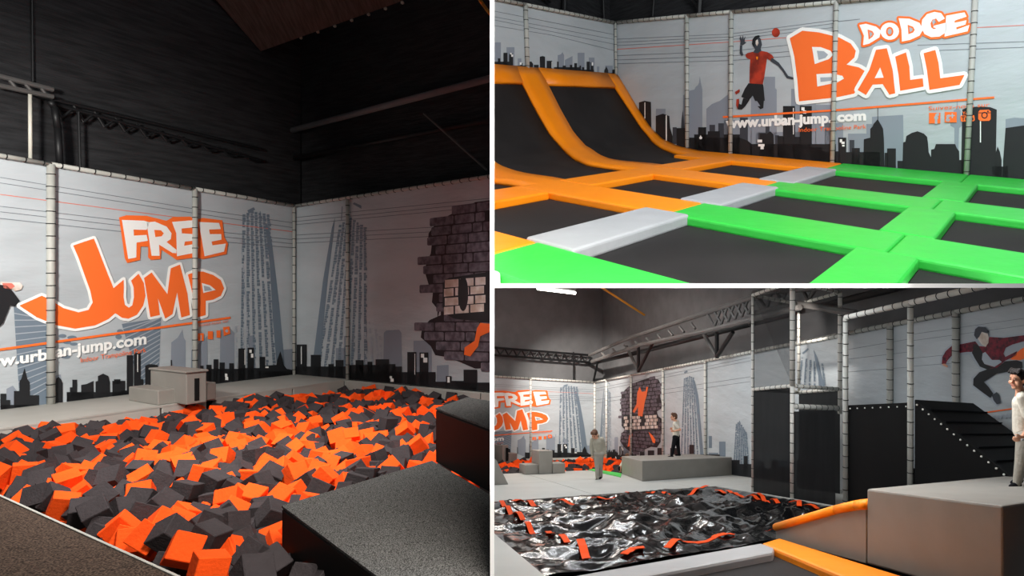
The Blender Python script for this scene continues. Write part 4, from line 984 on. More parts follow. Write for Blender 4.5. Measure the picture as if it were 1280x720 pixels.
bm = B(); poly_tube(bm, [H.W(0, 737, 455, 0.1), H.W(0, 800, 440, 0.1), H.W(0, 938, 405, 0.1), H.W(0, 1280, 320, 0.1)], 0.08, 8)
link('roof_beam', bm, M['steel'], hall=H, smooth=True, label='black duct running under the lattice truss', cat='duct')
st = [((948, 372), (958, 386)), ((965, 364), (958, 386)), ((968, 360), (978, 378)), ((985, 360), (975, 380)), ((1003, 362), (1010, 376)), ((1020, 360), (1012, 372))]
truss(H, 0, 0.7, [(942, 366), (1110, 352)], [(942, 392), (1000, 380), (1070, 392)], st, 0.08, 'roof_truss', 'dark roof truss seen through the top of the white cage', 'steelg')
bm = B(); tube(bm, H.W(0, 750, 358, 1.5), H.W(0, 806, 394, -0.2), 0.04); link('yellow_pipe', bm, M['pipe'], hall=H, smooth=True, label='thin yellow pipe running diagonally across the upper cladding', cat='pipe')
for i, (u, vv) in enumerate(((718, 474),)):
    bm = B(); tube(bm, H.W(1, 717, 440, -0.3), H.W(1, 717, 476, -0.3), 0.03); link('cable', bm, M['steel'], hall=H, label='thin cable dropping behind the bright far banner', cat='cable')
# fluorescent lamp
la = H.W(1, 672, 360.6, 4.0); lb = H.W(1, 719, 366.3, 4.0)
LT = thing('tube_lamp', la, 'lit fluorescent tube lamp high at the upper left of the airbag hall', 'lamp')
bm = B(); tube(bm, la, lb, 0.055, 10); link('tube', bm, M['tube'], LT, H, True)
bm = B(); tube(bm, la + Vector((0, 0, 0.12)), lb + Vector((0, 0, 0.12)), 0.06, 8); link('housing', bm, M['steelg'], LT, H, True)

# ledge, foam and green strip far left
o = link('pit_ledge', rbox(H, 0.0, 5.6, 0.0, 1.55, -0.1, 0.0), M['ledge'], hall=H, label='pale ledge below the far left banners', cat='ledge')
link('front_pad', rbox(H, 0.0, 5.6, 1.55, 1.68, -0.9, -0.01), M['vinyl'], o, H)
link('pit_bottom', rbox(H, 0.0, 12, 0.0, 10.5, -1.0, -0.9), M['gap'], fl, H)
o = link('pit_ledge', rbox(H, 0.0, 0.35, 1.7, 9.9, -0.8, 0.0), M['ledge'], hall=H, label='pale ledge below the far printed brick patch', cat='ledge')
def lab3(k, x, y, slab=False):
    w = 'right of the walking boy' if x < 1.6 else 'just left of the walking boy' if x < 3.2 else 'behind the far stepped blocks' if x < 5 else 'at the left edge'
    return ('bright orange', 'charcoal grey')[k] + (' foam slab' if slab else ' foam cube') + ' in the distant pit ' + w + (', back rows' if y < 4.5 else ', front rows')
r = foam_field(H, ((0.5, 8.2), (1.9, 9.8)), 0.27, 0.29, lambda x, y: -0.2 + 0.05 * math.sin(x * 2) + 0.03 * math.sin(y * 3), 300, 'distant foam pit', lab3, lambda x, y: y < 7.85 or x < 2.75, 4, 0.62)
print('FOAM3', r)
def strip_px(name, pts, z0, z1, m, label, cat, bevel=0.02, group=None):
    P2 = [H.on(2, u, v, z1)[:2] for u, v in pts]
    return link(name, rprism(H, P2, z0, z1, bevel, 2), M[m], hall=H, label=label, cat=cat, group=group)
strip_px('green_edge_pad', [(736, 586.5), (742, 586.0), (777, 591.5), (776, 595.5)], -0.1, 0.03, 'matg', 'thin bright green edge strip right behind the walking boy', 'pad', 0.005)

# stepped blocks at left and the block with the boy
def block_px(name, front, left, right, height, m, label, cat='block', group=None, top_extra=None, z0=0.0, bevel=0.015):
    f = H.on(2, *front, z0); l = H.on(2, *left, z0); r = H.on(2, *right, z0)
    q = [Vector((c[0], c[1])) for c in (f, r, l)]
    poly = [q[0], q[1], q[1] + q[2] - q[0], q[2]]
    o = link(name, rprism(H, [(c.x, c.y) for c in poly], z0, z0 + height, bevel, 2), M[m], hall=H, label=label, cat=cat, group=group)
    return o, poly
gs = 'stepped grey blocks at the far left'
block_px('step_block', (657, 593.5), (649, 590.5), (674.5, 592.5), 0.27, 'vinyl', 'low grey block at the left of the far stepped group', group=gs)
block_px('step_block', (674, 592.8), (664.5, 589.5), (690.8, 592), 0.66, 'vinyl', 'tallest grey block in the middle of the far stepped group', group=gs)
block_px('step_block', (691, 592.2), (684, 589.5), (706.5, 591.2), 0.29, 'vinyl', 'low grey block at the right of the far stepped group', group=gs)
o, _ = block_px('slotted_block', (628, 581.5), (612, 579.5), (635.5, 581), 0.75, 'vinyl', 'grey slotted block at the far left beside the distant pit', group=gs, z0=-0.1)
s = H.on(2, 628, 581.5, -0.1)
link('slot', rbox(H, s[0] - 0.24, s[0] - 0.14, s[1] - 0.01, s[1] + 0.012, 0.05, 0.55), M['gap'], o, H)
block_px('step_block', (636, 580.5), (628, 579), (646.5, 579.8), 0.42, 'vinyl', 'small grey block right of the far slotted block', group=gs, z0=-0.1)
# dark wedge at the left edge
a = H.on(2, 635.5, 605.5); 
bm = B(); q = [H.W(2, 612, 606.5), H.W(2, 635.5, 605.3), H.on(2, 612, 606.5)]
y0 = a[1]; xr_ = a[0]; xl_ = H.on(1, 610, 600, y0)[0]; xt = H.on(1, 620.5, 575, y0)
f = [(xl_, 0), (xr_, 0), (xt[0], xt[2]), (xl_, xt[2] + 0.12)]
prism(bm, [H.P(x, y0, z_) for x, z_ in f], [H.P(x, y0 - 0.8, z_) for x, z_ in f])
link('sloping_block', fix(bm, 0.01, 1), M['vinyl'], hall=H, label='dark grey sloping block cut by the left edge of the airbag hall', cat='block')
bbox_o, bpoly = block_px('long_block', (802.8, 601.7), (777, 592.4), (915.5, 593.7), 0.51, 'vinyl', 'long low grey block with the boy in white polo standing on it')

# airbag pit
random.seed(3)
from mathutils import noise
bag = B(); nx, ny = 110, 100
def bagz(x, y):
    f = min((x - PX0) / 0.7, (PX1 - x) / 0.7, (y - PY0) / 0.5, (PY1 - y) / 0.5, 1.0)
    f = max(0, f) ** 0.5
    p_ = Vector((x * 1.15, y * 1.15, 0))
    n1 = noise.noise(p_ * 0.7) * 0.12
    r1 = (1 - abs(noise.noise(p_ * 1.3 + Vector((3, 1, 0)))) * 2) * 0.10
    r2 = (1 - abs(noise.noise(p_ * 3.1 + Vector((9, 2, 0)))) * 2) * 0.045
    r3 = (1 - abs(noise.noise(Vector((x * 3, y * 13, 4)))) * 2) * 0.009
    return -0.10 + (n1 + r1 + r2 + r3) * (0.2 + 0.8 * f) + 0.07 * (1 - f)
grid = [[bag.verts.new(H.P(PX0 + (PX1 - PX0) * i / nx, PY0 + (PY1 - PY0) * j / ny, bagz(PX0 + (PX1 - PX0) * i / nx, PY0 + (PY1 - PY0) * j / ny))) for j in range(ny + 1)] for i in range(nx + 1)]
for i in range(nx):
    for j in range(ny): bag.faces.new((grid[i][j], grid[i + 1][j], grid[i + 1][j + 1], grid[i][j + 1]))
bmesh.ops.recalc_face_normals(bag, faces=bag.faces[:])
airbag = link('airbag', bag, M['bag'], hall=H, smooth=True, label='crumpled glossy black airbag sheet filling the pit', cat='airbag')
def ribbon(pts, wpx, label, i):
    """an orange strap lying on the airbag between floor pixels"""
    R_ = [H.on(2, u, v, -0.06) for u, v in pts]
    P2 = []
    for (a_, b_) in zip(R_, R_[1:]):
        for k in range(12): P2.append((a_[0] + (b_[0] - a_[0]) * k / 12, a_[1] + (b_[1] - a_[1]) * k / 12))
    P2.append((R_[-1][0], R_[-1][1]))
    bm = B(); prev = None
    for k, (x, y) in enumerate(P2):
        q0 = P2[max(0, k - 1)]; q1 = P2[min(len(P2) - 1, k + 1)]
        d_ = Vector((q1[0] - q0[0], q1[1] - q0[1])).normalized(); n_ = Vector((-d_.y, d_.x)) * wpx
        zt = 0.35 * max(bagz(x, y), bagz(x + n_.x, y + n_.y), bagz(x - n_.x, y - n_.y)) + 0.65 * sum(bagz(x + d_.x * t, y + d_.y * t) for t in (-.12, -.06, 0, .06, .12)) / 5 + 0.03
        cur = [bm.verts.new(H.P(x + n_.x, y + n_.y, zt)), bm.verts.new(H.P(x - n_.x, y - n_.y, zt)), bm.verts.new(H.P(x - n_.x, y - n_.y, zt - 0.008)), bm.verts.new(H.P(x + n_.x, y + n_.y, zt - 0.008))]
        if prev:
            for a_ in range(4): bm.faces.new((prev[a_], prev[(a_ + 1) % 4], cur[(a_ + 1) % 4], cur[a_]))
        prev = cur
    link('strap', fix(bm), M['strap'], airbag, H)
z7 = lambda q: zz(q, 3.765, 610, 530)
z8 = lambda q: zz(q, 3.765, 940, 530)
for i, (pts, ww) in enumerate([(z7([(62, 410), (130, 455), (165, 478)]), 0.04), (z7([(180, 485), (245, 530)]), 0.04), (z7([(280, 530), (300, 562)]), 0.04), (z7([(345, 570), (375, 600)]), 0.04), (z7([(435, 595), (470, 655)]), 0.05), (z7([(120, 408), (180, 388), (232, 412)]), 0.05), (z7([(312, 375), (425, 385)]), 0.05), (z7([(490, 362), (540, 366), (598, 366)]), 0.05),
      (z7([(650, 350), (706, 342)]), 0.05), (z7([(750, 352), (780, 340)]), 0.04), (z7([(822, 345), (850, 330), (890, 334)]), 0.05), (z7([(945, 328), (990, 318), (1035, 310)]), 0.05), (z7([(1075, 320), (1115, 330)]), 0.05), (z7([(1125, 322), (1170, 340), (1230, 352), (1275, 362)]), 0.05),
      (z7([(842, 618), (900, 592), (980, 580), (1060, 575), (1150, 555)]), 0.05), (z7([(640, 650), (680, 630), (735, 626)]), 0.05), (z8([(0, 345), (50, 355), (75, 380)]), 0.05), (z8([(95, 365), (125, 380), (160, 390)]), 0.05), (z8([(175, 382), (222, 385), (222, 410)]), 0.05), (z8([(245, 402), (310, 415)]), 0.05), (z8([(28, 525), (50, 508), (100, 518)]), 0.06)]):
    ribbon(pts, ww, '', i)
# grey beam pad in front of the pit and bed below
strip_px('edge_pad', [(702, 722), (952, 678.5), (968, 684.5), (966, 690), (726, 735)], -0.12, 0.06, 'matgy', 'long grey pad along the near edge of the airbag', 'pad', 0.03)
strip_px('trampoline_bed', [(735, 729), (968, 688), (1080, 730), (900, 900)], -0.2, -0.03, 'bed', 'dark trampoline bed at the bottom of the airbag hall', 'trampoline', 0)
strip_px('edge_pad', [(952, 678.5), (974, 672), (1133, 721), (1400, 800), (1370, 850), (1057, 722), (969, 686)], -0.1, 0.05, 'mato', 'bright orange pad along the foot of the big grey block', 'pad', 0.03)

# big grey block at right and its sloping side pad
f = H.on(2, 1083.5, 705); bx, by = f[0], f[1]
zt = H.on(0, 1083.5, 611, bx)[2]
yf = H.on(0, 1253.8, 633, bx)[1]
bk = H.on(2, 1243, 593, zt)
print('block', bx, by, zt, yf, bk)
link('big_block', rbox(H, bk[0], bx, by, yf, 0.0, zt, 0.02, 2), M['vinyl'], hall=H, label='big grey block at the right with the boy in printed T-shirt on top', cat='block')
q = [(H.on(0, 969.5, 674, bx)), (H.on(0, 1083, 705, bx)), (H.on(0, 1083, 631, bx)), (H.on(0, 1070, 632, bx)), (H.on(0, 1045, 637, bx)), (H.on(0, 969.5, 659, bx))]
bm = B(); prism(bm, [H.P(bx, c[1], c[2]) for c in q], [H.P(bx - 0.35, c[1], c[2]) for c in q])
sp = link('sloping_side_pad', fix(bm, 0.008, 1), M['vinyl'], hall=H, label='sloping grey side pad with orange top edge beside the airbag', cat='pad')
bm = B(); poly_tube(bm, [H.P(bx - 0.0, c[1], c[2]) for c in q[2:]], 0.045, 8); poly_tube(bm, [H.P(bx - 0.1, c[1], c[2] + 0.01) for c in q[2:]], 0.045, 8)
link('orange_edge', bm, M['mato'], sp, H, True)

# front netted fence and the tall cage
xf = H.on(2, 990.5, 623)[0]; yF = H.on(2, 990.5, 623)[1]; yL = H.on(0, 941, 617, xf)[1]
def fpt(u, v, x=None): return H.on(0, u, v, xf if x is None else x)
zTop = fpt(941, 369)[2]; zMid = fpt(941, 487)[2]
xR = H.on(1, 1050, 480, yF)[0]; yP = H.on(2, 1054, 631)[1]
print('cage', xf, yF, yL, zTop, zMid, xR)
zM2 = H.on(1, 1050, 420, yF)[2]
CG = thing('climbing_cage', H.P(xf, yF, 0), 'tall white laced cage of padded posts rising above the black nets', 'cage')
def cpost(x, y, z0, z1, r=0.055, m='padw'):
    return laced('post', H.P(x, y, z0), H.P(x, y, z1), r, H, None, None, None, m, 0.19, CG)
cpost(xf, yL, 0, zTop, 0.032); cpost(xf, yF, 0, zMid, 0.045, 'padw'); cpost(xf, yF, zMid, zTop, 0.052, 'padw'); cpost(xR, yF, zMid - 0.5, zTop, 0.045); cpost(xR, yL, zMid, zTop, 0.035)
def cbeam(a_, b_, r=0.036): return laced('beam', H.P(*a_), H.P(*b_), r, H, None, None, None, 'padw', 0.19, CG)
for zz_ in (zTop, zMid):
    cbeam((xf, yL, zz_), (xf, yF, zz_)); cbeam((xf, yF, zz_), (xR, yF, zz_)); cbeam((xR, yF, zz_), (xR, yL, zz_)); cbeam((xR, yL, zz_), (xf, yL, zz_))
cbeam((xR, yL, zM2), (xR, yF, zM2)); 
zL = H.on(1, 991, 508, yF)[2]
cbeam((xf, yF, zL), (xR, yF, zL), 0.05)
def net(pts, m, label, parent=None):
    bm = B(); add(bm, pts, [tuple(range(len(pts)))])
    n_ = (pts[1] - pts[0]).cross(pts[2] - pts[0]).normalized() * 0.004
    bmesh.ops.solidify(bm, geom=bm.faces[:], thickness=0.004)
    return link('net', bm, M[m], parent, H, label=None if parent else label, cat=None if parent else 'net')
P_ = H.P
net([P_(xf, yL, zMid), P_(xf, yF, zMid), P_(xf, yF, zTop), P_(xf, yL, zTop)], 'net', '', CG)
net([P_(xR, yL, zM2), P_(xR, yF, zM2), P_(xR, yF, zTop), P_(xR, yL, zTop)], 'net', '', CG)
net([P_(xf, yL, 0), P_(xf, yF, 0), P_(xf, yF, zMid), P_(xf, yL, zMid)], 'netd', '', CG)
net([P_(xf, yF, 0), P_(xf, yP, 0), P_(xf, yP, zL - 0.1), P_(xf, yF, zL - 0.1)], 'netd', 'dense black net panel right of the cage front post')
net([P_(xR, yL, 0), P_(xR, yF, 0), P_(xR, yF, zMid), P_(xR, yL, zMid)], 'netd', '', CG)
# fence posts to the right
y57 = fpt(1057, 500)[1]; z57 = fpt(1057, 397)[2]; y38 = fpt(1138, 500)[1]; zb_ = fpt(1138, 503)[2]
laced('padded_post', P_(xf, y57, 0), P_(xf, y57, z57), 0.045, H, 'laced front fence post just right of the white cage', 'post', None, 'pad', 0.19)
laced('padded_post', P_(xf, y38, 0), P_(xf, y38, z57), 0.045, H, 'laced front fence post left of the black ramp', 'post', None, 'pad', 0.19)
laced('padded_rail', P_(xf, y57, z57), P_(xf, y38, z57), 0.045, H, 'raised front rail right of the white cage', 'rail', None, 'padw', 0.2)
laced('padded_rail', P_(xf, y38, z57), P_(xf, 24.5, z57), 0.045, H, 'raised front rail leaving the top of the frame', 'rail', None, 'padw', 0.2)
bm = B(); q = [(y57, 0), (y38, 0), (y38, zb_), (y57, zb_)]
prism(bm, [P_(xf - 0.02, a_, b_) for a_, b_ in q], [P_(xf - 0.05, a_, b_) for a_, b_ in q])
bp = link('fence_panel', fix(bm), M['blackv'], hall=H, label='solid black panel between the two front fence posts', cat='panel')
bm = B()
for k in range(8):
    bmesh.ops.create_icosphere(bm, subdivisions=1, radius=0.014, matrix=Matrix.Translation(P_(xf + 0.01, y57 + 0.12 + (y38 - y57 - 0.2) * k / 7, zb_ - 0.06)))
link('studs', bm, M['padw'], bp, H, kind='stuff')
# black ramp
yR1 = fpt(1143, 500)[1]; zR = fpt(1143, 499)[2]; pe = fpt(1270, 600); yR2 = pe[1]; zR2 = pe[2]
xb = 0.35
q = [(yR1, 0), (yR2, 0), (yR2, zR2), (yR1, zR)]
bm = B(); prism(bm, [P_(xf, a_, b_) for a_, b_ in q], [P_(xb, a_, b_) for a_, b_ in q])
rp = link('black_ramp', fix(bm, 0.01, 1), M['blackv'], hall=H, label='big black sloping ramp with pale studs along its edge', cat='ramp')
bm = B()
for k in range(15):
    t_ = (k + 0.5) / 15; bmesh.ops.create_icosphere(bm, subdivisions=1, radius=0.016, matrix=Matrix.Translation(P_(xf + 0.01, yR1 + (yR2 - yR1) * t_, zR + (zR2 - zR) * t_ - 0.05)))
link('studs', bm, M['padw'], rp, H, kind='stuff')
for k in range(1, 6):
    t_ = k / 6.2; yy = yR1 + (yR2 - yR1) * t_; zz_ = zR + (zR2 - zR) * t_
    link('ramp_step', rbox(H, xb, xf - 0.05, yy - 0.015, yy + 0.015, zz_, zz_ + 0.02), M['dark'], rp, H)
link('fence_panel', rbox(H, xf - 0.04, xf - 0.02, y38, 26, -0.2, 0.75), M['blackv'], hall=H, label='low black panel behind the big grey block', cat='panel')
# ================================================================ people in the airbag hall
def caps(bm, a, b, ra, rb):
    a = Vector(a); b = Vector(b)
    tube(bm, a, b, ra, 14, rb)
    bmesh.ops.create_icosphere(bm, subdivisions=3, radius=ra, matrix=Matrix.Translation(a))
    bmesh.ops.create_icosphere(bm, subdivisions=3, radius=rb, matrix=Matrix.Translation(b))
def ellip(bm, c, r, rot=None):
    m_ = Matrix.Translation(Vector(c)) @ (rot or Matrix.Identity(4)) @ Matrix.Diagonal((r[0], r[1], r[2], 1))
    bmesh.ops.create_icosphere(bm, subdivisions=3, radius=1, matrix=m_)
def fuse(name, bm, m, parent, voxel, smooth=4, label=None):
    """merge overlapping volumes into one continuous skin"""
    me = bpy.data.meshes.new('tmp'); bm.to_mesh(me); bm.free()
    o = bpy.data.objects.new('tmp', me); COL.objects.link(o)
    r_ = o.modifiers.new('r', 'REMESH'); r_.mode = 'VOXEL'; r_.voxel_size = voxel
    s_ = o.modifiers.new('s', 'SMOOTH'); s_.iterations = smooth; s_.factor = 0.5
    out = bpy.data.meshes.new_from_object(o.evaluated_get(bpy.context.evaluated_depsgraph_get()))
    bpy.data.objects.remove(o)
    out.name = name; out.materials.clear(); out.materials.append(M[m])
    for p_ in out.polygons: p_.use_smooth = True
    q = bpy.data.objects.new(name, out); COL.objects.link(q); q.parent = parent
    if label: q['label'] = label
    return q
def hand(bm, w_, d, k=1.0, curl=0.6, side=1):
    """palm, four unequal bent fingers and a thumb, from wrist w_ along direction d"""
    w_ = Vector(w_); d = Vector(d).normalized(); s_ = d.cross(Vector((0, 1, 0.2))).normalized() * side; n_ = d.cross(s_).normalized()
    pc = w_ + d * 0.035 * k
    for j in (-1, 0, 1): caps(bm, w_ + s_ * j * 0.012 * k, pc + s_ * j * 0.018 * k + d * 0.02 * k, 0.014 * k, 0.012 * k)
    for j, L in zip((-1.5, -0.5, 0.5, 1.5), (0.042, 0.052, 0.048, 0.036)):
        b_ = pc + d * 0.022 * k + s_ * j * 0.0165 * k
        m1 = b_ + (d * math.cos(curl * 0.5) + n_ * math.sin(curl * 0.5)) * L * 0.5 * k
        m2 = m1 + (d * math.cos(curl * 1.4) + n_ * math.sin(curl * 1.4)) * L * 0.5 * k
        caps(bm, b_, m1, 0.0078 * k, 0.0072 * k); caps(bm, m1, m2, 0.0072 * k, 0.006 * k)
    t0 = w_ + d * 0.02 * k + s_ * 0.022 * k
    t1 = t0 + (d * 0.6 + s_ * 0.8) * 0.028 * k; t2 = t1 + (d * 0.9 + s_ * 0.2 + n_ * 0.3) * 0.024 * k
    caps(bm, t0, t1, 0.0095 * k, 0.0085 * k); caps(bm, t1, t2, 0.0085 * k, 0.007 * k)
def person(loc, J, f, label, top, bottom, hair, sleeve, k=1.0, voxel=0.009, shoes='dark', tilt=0.0):
    """J: joints in metres (x right, y away, z up); f: facing direction; sleeve: 'long' or 'short'"""
    R_ = thing('person', loc, label, 'person')
    f = Vector(f).normalized(); up = Vector((0, 0, 1)); up = (up + f * tilt).normalized(); rt = f.cross(up).normalized(); f2 = up.cross(rt).normalized()
    J = {a_: Vector(b_) for a_, b_ in J.items()}
    hc = J['head']; hk = k
    basis = Matrix((rt, f2, up)).transposed().to_4x4()
    def hp(x, y, z_): return hc + rt * x * hk + f2 * y * hk + up * z_ * hk
    b_ = B()
    ellip(b_, hp(0, -0.008, 0.022), (0.072 * hk, 0.088 * hk, 0.088 * hk), basis)
    ellip(b_, hp(0, 0.018, -0.035), (0.054 * hk, 0.062 * hk, 0.066 * hk), basis)
    ellip(b_, hp(0, 0.055, -0.082), (0.026 * hk, 0.022 * hk, 0.02 * hk), basis)
    caps(b_, hp(0, 0.078, 0.012), hp(0, 0.096, -0.022), 0.009 * hk, 0.013 * hk)
    for s_ in (-1, 1):
        ellip(b_, hp(s_ * 0.074, -0.004, -0.008), (0.012 * hk, 0.02 * hk, 0.03 * hk), basis)
        ellip(b_, hp(s_ * 0.04, 0.055, -0.03), (0.024 * hk, 0.02 * hk, 0.024 * hk), basis)
    caps(b_, J['neck'] , hc + up * -0.05 * hk - f2 * 0.01, 0.042 * k, 0.04 * k)
    ch, pe = J['chest'], J['pelvis']
    ax_ = (J['sr'] - J['sl']).normalized()
    caps(b_, ch, pe, 0.075 * k, 0.08 * k); caps(b_, J['sl'], J['sr'], 0.042 * k, 0.042 * k); caps(b_, J['neck'], ch, 0.05 * k, 0.08 * k)
    for s_ in 'lr':
        caps(b_, J['s' + s_], J['e' + s_], 0.036 * k, 0.03 * k); caps(b_, J['e' + s_], J['w' + s_], 0.03 * k, 0.02 * k)
        caps(b_, J['h' + s_], J['k' + s_], 0.06 * k, 0.042 * k); caps(b_, J['k' + s_], J['a' + s_], 0.042 * k, 0.028 * k)
        hand(b_, J['w' + s_], J['w' + s_] - J['e' + s_] if 'd' + s_ not in J else J['d' + s_], k, 0.9, 1 if s_ == 'r' else -1)
    fuse('body', b_, 'skin', R_, voxel * 0.62, 2)
    t_ = B()
    m_ = (ch + pe) / 2
    caps(t_, ch, m_, 0.098 * k, 0.1 * k); caps(t_, m_, pe + Vector((0, 0, 0.0)), 0.1 * k, 0.103 * k)
    caps(t_, ch + ax_ * 0.03, pe + ax_ * 0.025, 0.092 * k, 0.094 * k); caps(t_, ch - ax_ * 0.03, pe - ax_ * 0.025, 0.092 * k, 0.094 * k)
    caps(t_, J['sl'], J['sr'], 0.056 * k, 0.056 * k); caps(t_, J['neck'] - up * 0.03, ch, 0.052 * k, 0.09 * k)
    for s_ in 'lr':
        e_ = J['e' + s_]; s0 = J['s' + s_]
        if sleeve == 'short': caps(t_, s0, s0 + (e_ - s0) * 0.62, 0.055 * k, 0.052 * k)
        else: caps(t_, s0, e_, 0.057 * k, 0.048 * k); caps(t_, e_, e_ + (J['w' + s_] - e_) * 0.92, 0.048 * k, 0.036 * k)
    if sleeve == 'long': caps(t_, hp(-0.06, -0.05, -0.09), hp(0.06, -0.05, -0.09), 0.035 * k, 0.035 * k)
    fuse('shirt' if sleeve == 'short' else 'hooded_sweater', t_, top, R_, voxel)
    l_ = B()
    caps(l_, J['hl'], J['hr'], 0.088 * k, 0.088 * k); caps(l_, pe, pe + Vector((0, 0, 0.03)), 0.095 * k, 0.09 * k)
    for s_ in 'lr': caps(l_, J['h' + s_], J['k' + s_], 0.08 * k, 0.06 * k); caps(l_, J['k' + s_], J['a' + s_], 0.06 * k, 0.044 * k)
    fuse('trousers', l_, bottom, R_, voxel)
    for s_ in 'lr':
        a_ = J['a' + s_]; ff = J.get('f' + s_, f); ff = Vector((ff[0], ff[1], 0)).normalized()
        h_ = B(); z0 = 0.026 * k
        c0 = Vector((a_.x, a_.y, max(z0, a_.z - 0.045 * k)))
        caps(h_, c0 - ff * 0.03 * k, c0 + ff * 0.07 * k, 0.03 * k, 0.026 * k); caps(h_, c0 + ff * 0.06 * k, c0 + ff * 0.11 * k + Vector((0, 0, -0.004)), 0.03 * k, 0.02 * k); caps(h_, a_, c0, 0.03 * k, 0.032 * k)
        fuse('sock', h_, shoes, R_, voxel)
    g_ = B()
    ellip(g_, hp(0, -0.018, 0.034), (0.082 * hk, 0.09 * hk, 0.09 * hk), basis); ellip(g_, hp(0, -0.045, -0.005), (0.072 * hk, 0.062 * hk, 0.068 * hk), basis)
    for x in (-0.045, -0.015, 0.015, 0.045): caps(g_, hp(x, 0.03, 0.105), hp(x * 1.1, 0.07, 0.078), 0.022 * hk, 0.014 * hk)
    ho = fuse('hair', g_, hair, R_, voxel * 0.8, 2)
    for s_ in (-1, 1):
        e_ = B(); ellip(e_, hp(s_ * 0.03, 0.078, 0.006), (0.011 * hk, 0.006 * hk, 0.006 * hk), basis); fuse('eye', e_, 'eye', R_, 0.0025, 1)
        e_ = B(); caps(e_, hp(s_ * 0.018, 0.082, 0.026), hp(s_ * 0.045, 0.072, 0.024), 0.0045 * hk, 0.003 * hk); fuse('eyebrow', e_, hair, R_, 0.0025, 1)
    e_ = B(); caps(e_, hp(-0.018, 0.075, -0.056), hp(0.018, 0.075, -0.056), 0.006 * hk, 0.006 * hk); fuse('mouth', e_, 'lip', R_, 0.0025, 1)
    return R_
def scale_at(u, v, z_):
    p_ = H.W(2, u, v, z_); return p_, F / p_.y          # pixels per metre there

# boy in the printed T-shirt on the big grey block
p_, s_ = scale_at(1272, 607, zt); k = 147 / s_ / 1.27
print('boy', p_, s_, k)
def V(u, v, y=0.0, u0=1272.0, v0=607.0): return ((u - u0) / s_, y, (v0 - v) / s_)
J = dict(head=V(1272, 474.5), neck=V(1277, 490, 0.02), chest=V(1279, 505, 0.02), pelvis=V(1280, 538, 0.02), sl=V(1271, 495, -0.09), sr=V(1288, 494, 0.10),
         el=V(1279, 528, -0.13), wl=V(1266, 541, -0.17), er=V(1292, 526, 0.14), wr=V(1284, 543, 0.10), hl=V(1276, 546, -0.055), hr=V(1285, 546, 0.07), kl=V(1271, 576, -0.07), kr=V(1282, 577, 0.07), al=V(1268, 601, -0.05), ar=V(1279, 601, 0.08),
         dl=(-0.8, 0.05, -0.35))
boy = person(p_, J, (-1, -0.45, 0), 'boy in white T-shirt and pale trousers standing on the big grey block at right', 'tee', 'trous', 'hair', 'short', k, 0.009)
b_ = B(); ellip(b_, Vector(V(1266.5, 517, -0.075)), (0.035, 0.03, 0.075)); 
fuse('shirt_print', b_, 'mark', boy, 0.006, 2) if 'mark' in M else b_.free()
b_ = B(); bmesh.ops.create_cone(b_, cap_ends=True, segments=12, radius1=0.012, radius2=0.01, depth=0.1, matrix=Matrix.Translation(Vector(p_) + Vector(V(1269, 543.5, -0.19))) @ Matrix.Rotation(1.5, 4, 'Y'))
link('small_stick', b_, M['matgy'], label='small pale stick held in the hand of the boy in T-shirt', cat='stick')

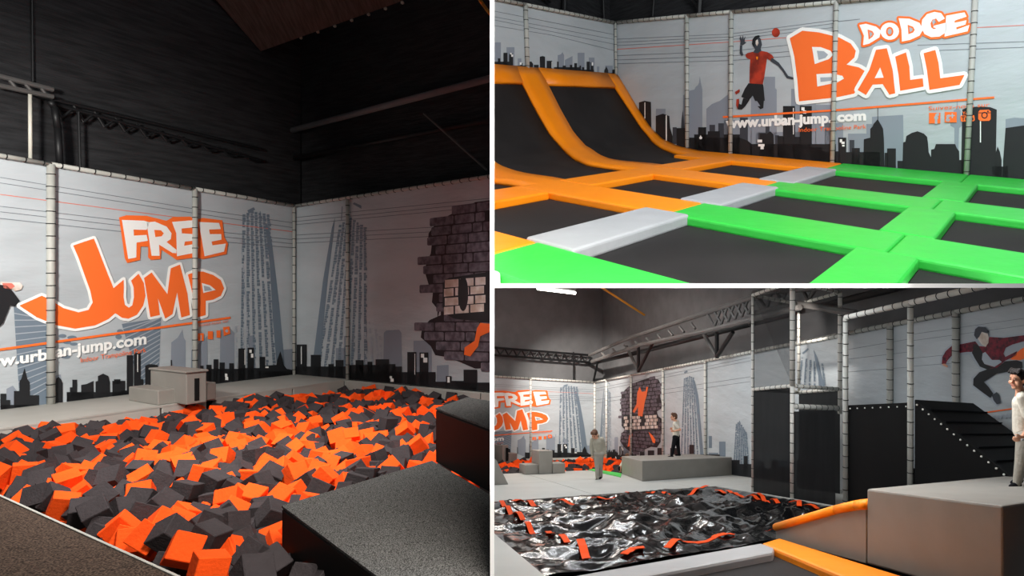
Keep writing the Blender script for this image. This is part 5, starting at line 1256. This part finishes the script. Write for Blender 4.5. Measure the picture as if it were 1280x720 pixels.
# boy walking towards the airbag with bowed head
p_, s_ = scale_at(748.5, 599, 0.0); k = 64 / s_ / 1.25
print('walker', s_, k)
def V(u, v, y=0.0, u0=748.5, v0=599.0): return ((u - u0) / s_, y, (v0 - v) / s_)
J = dict(head=V(743.5, 542, -0.08), neck=V(746, 547.5), chest=V(747, 552.5, 0.0), pelvis=V(748.5, 565, 0.02), sl=V(740.5, 549.5), sr=V(752.5, 549), el=V(739, 559, 0.03), wl=V(740.5, 569, -0.02), er=V(755, 559, 0.03), wr=V(755.5, 567, 0.0),
         hl=V(745.7, 567, 0), hr=V(751, 567, 0), kl=V(746.5, 581, -0.05), kr=V(750.5, 581, 0.03), al=V(747, 596.5, -0.1), ar=V(751, 596, 0.06), dl=(0, 0, -1), dr=(0.1, 0, -1))
person(p_, J, (-0.35, -1, 0), 'boy in beige-grey hooded sweater walking with bowed head across the grey floor', 'hood', 'trous', 'hairb', 'long', k, 0.011, tilt=0.75)

# boy in white polo on the long block
zb3 = 0.51
p_, s_ = scale_at(844, 570.8, zb3); k = 55 / s_ / 1.27
print('polo', s_, k)
def V(u, v, y=0.0, u0=844.0, v0=570.8): return ((u - u0) / s_, y, (v0 - v) / s_)
J = dict(head=V(842.3, 521.2), neck=V(844, 526), chest=V(845, 531, 0), pelvis=V(845, 543, 0), sl=V(843, 528.5, -0.13), sr=V(847, 528.5, 0.13), el=V(849.8, 535, -0.2), wl=V(842, 536.5, -0.22), er=V(848, 536, 0.18), wr=V(841.5, 536.5, 0.1),
         hl=V(844, 546, -0.07), hr=V(846.5, 546, 0.07), kl=V(841.5, 557, -0.08), kr=V(847.5, 557, 0.08), al=V(839.5, 568, -0.09), ar=V(849, 568.3, 0.09), dl=(-1, 0, 0), dr=(-1, 0, 0))
person(p_, J, (-1, -0.15, 0), 'boy in white polo and black trousers standing in profile on the long grey block', 'tee', 'dark', 'hairb', 'short', k, 0.011)

# crouching child half hidden behind the long block
p_, s_ = scale_at(781, 589.5, 0.0); k = 0.95
def V(u, v, y=0.0, u0=781.0, v0=589.5): return ((u - u0) / s_, y, (v0 - v) / s_)
J = dict(head=V(784, 571, 0.0), neck=V(782.5, 575.8), chest=V(780, 579), pelvis=V(777, 584.5, 0.05), sl=V(778.5, 577, -0.1), sr=V(784, 577, 0.12), el=V(776.5, 581.5, -0.15), wl=V(776, 586, -0.15), er=V(785, 583, 0.1), wr=V(784, 587, 0.05),
         hl=V(776.5, 585.5, -0.06), hr=V(778, 585.5, 0.1), kl=V(774.5, 583.5, -0.1), kr=V(781, 583.5, 0.1), al=V(776, 588.2, -0.1), ar=V(780, 588.2, 0.1), dl=(0, 0, -1), dr=(0, 0, -1))
person(p_, J, (0.2, -1, 0), 'child in white top and dark trousers crouching behind the left end of the long block', 'tee', 'dark', 'hairb', 'short', k * 0.9, 0.012)
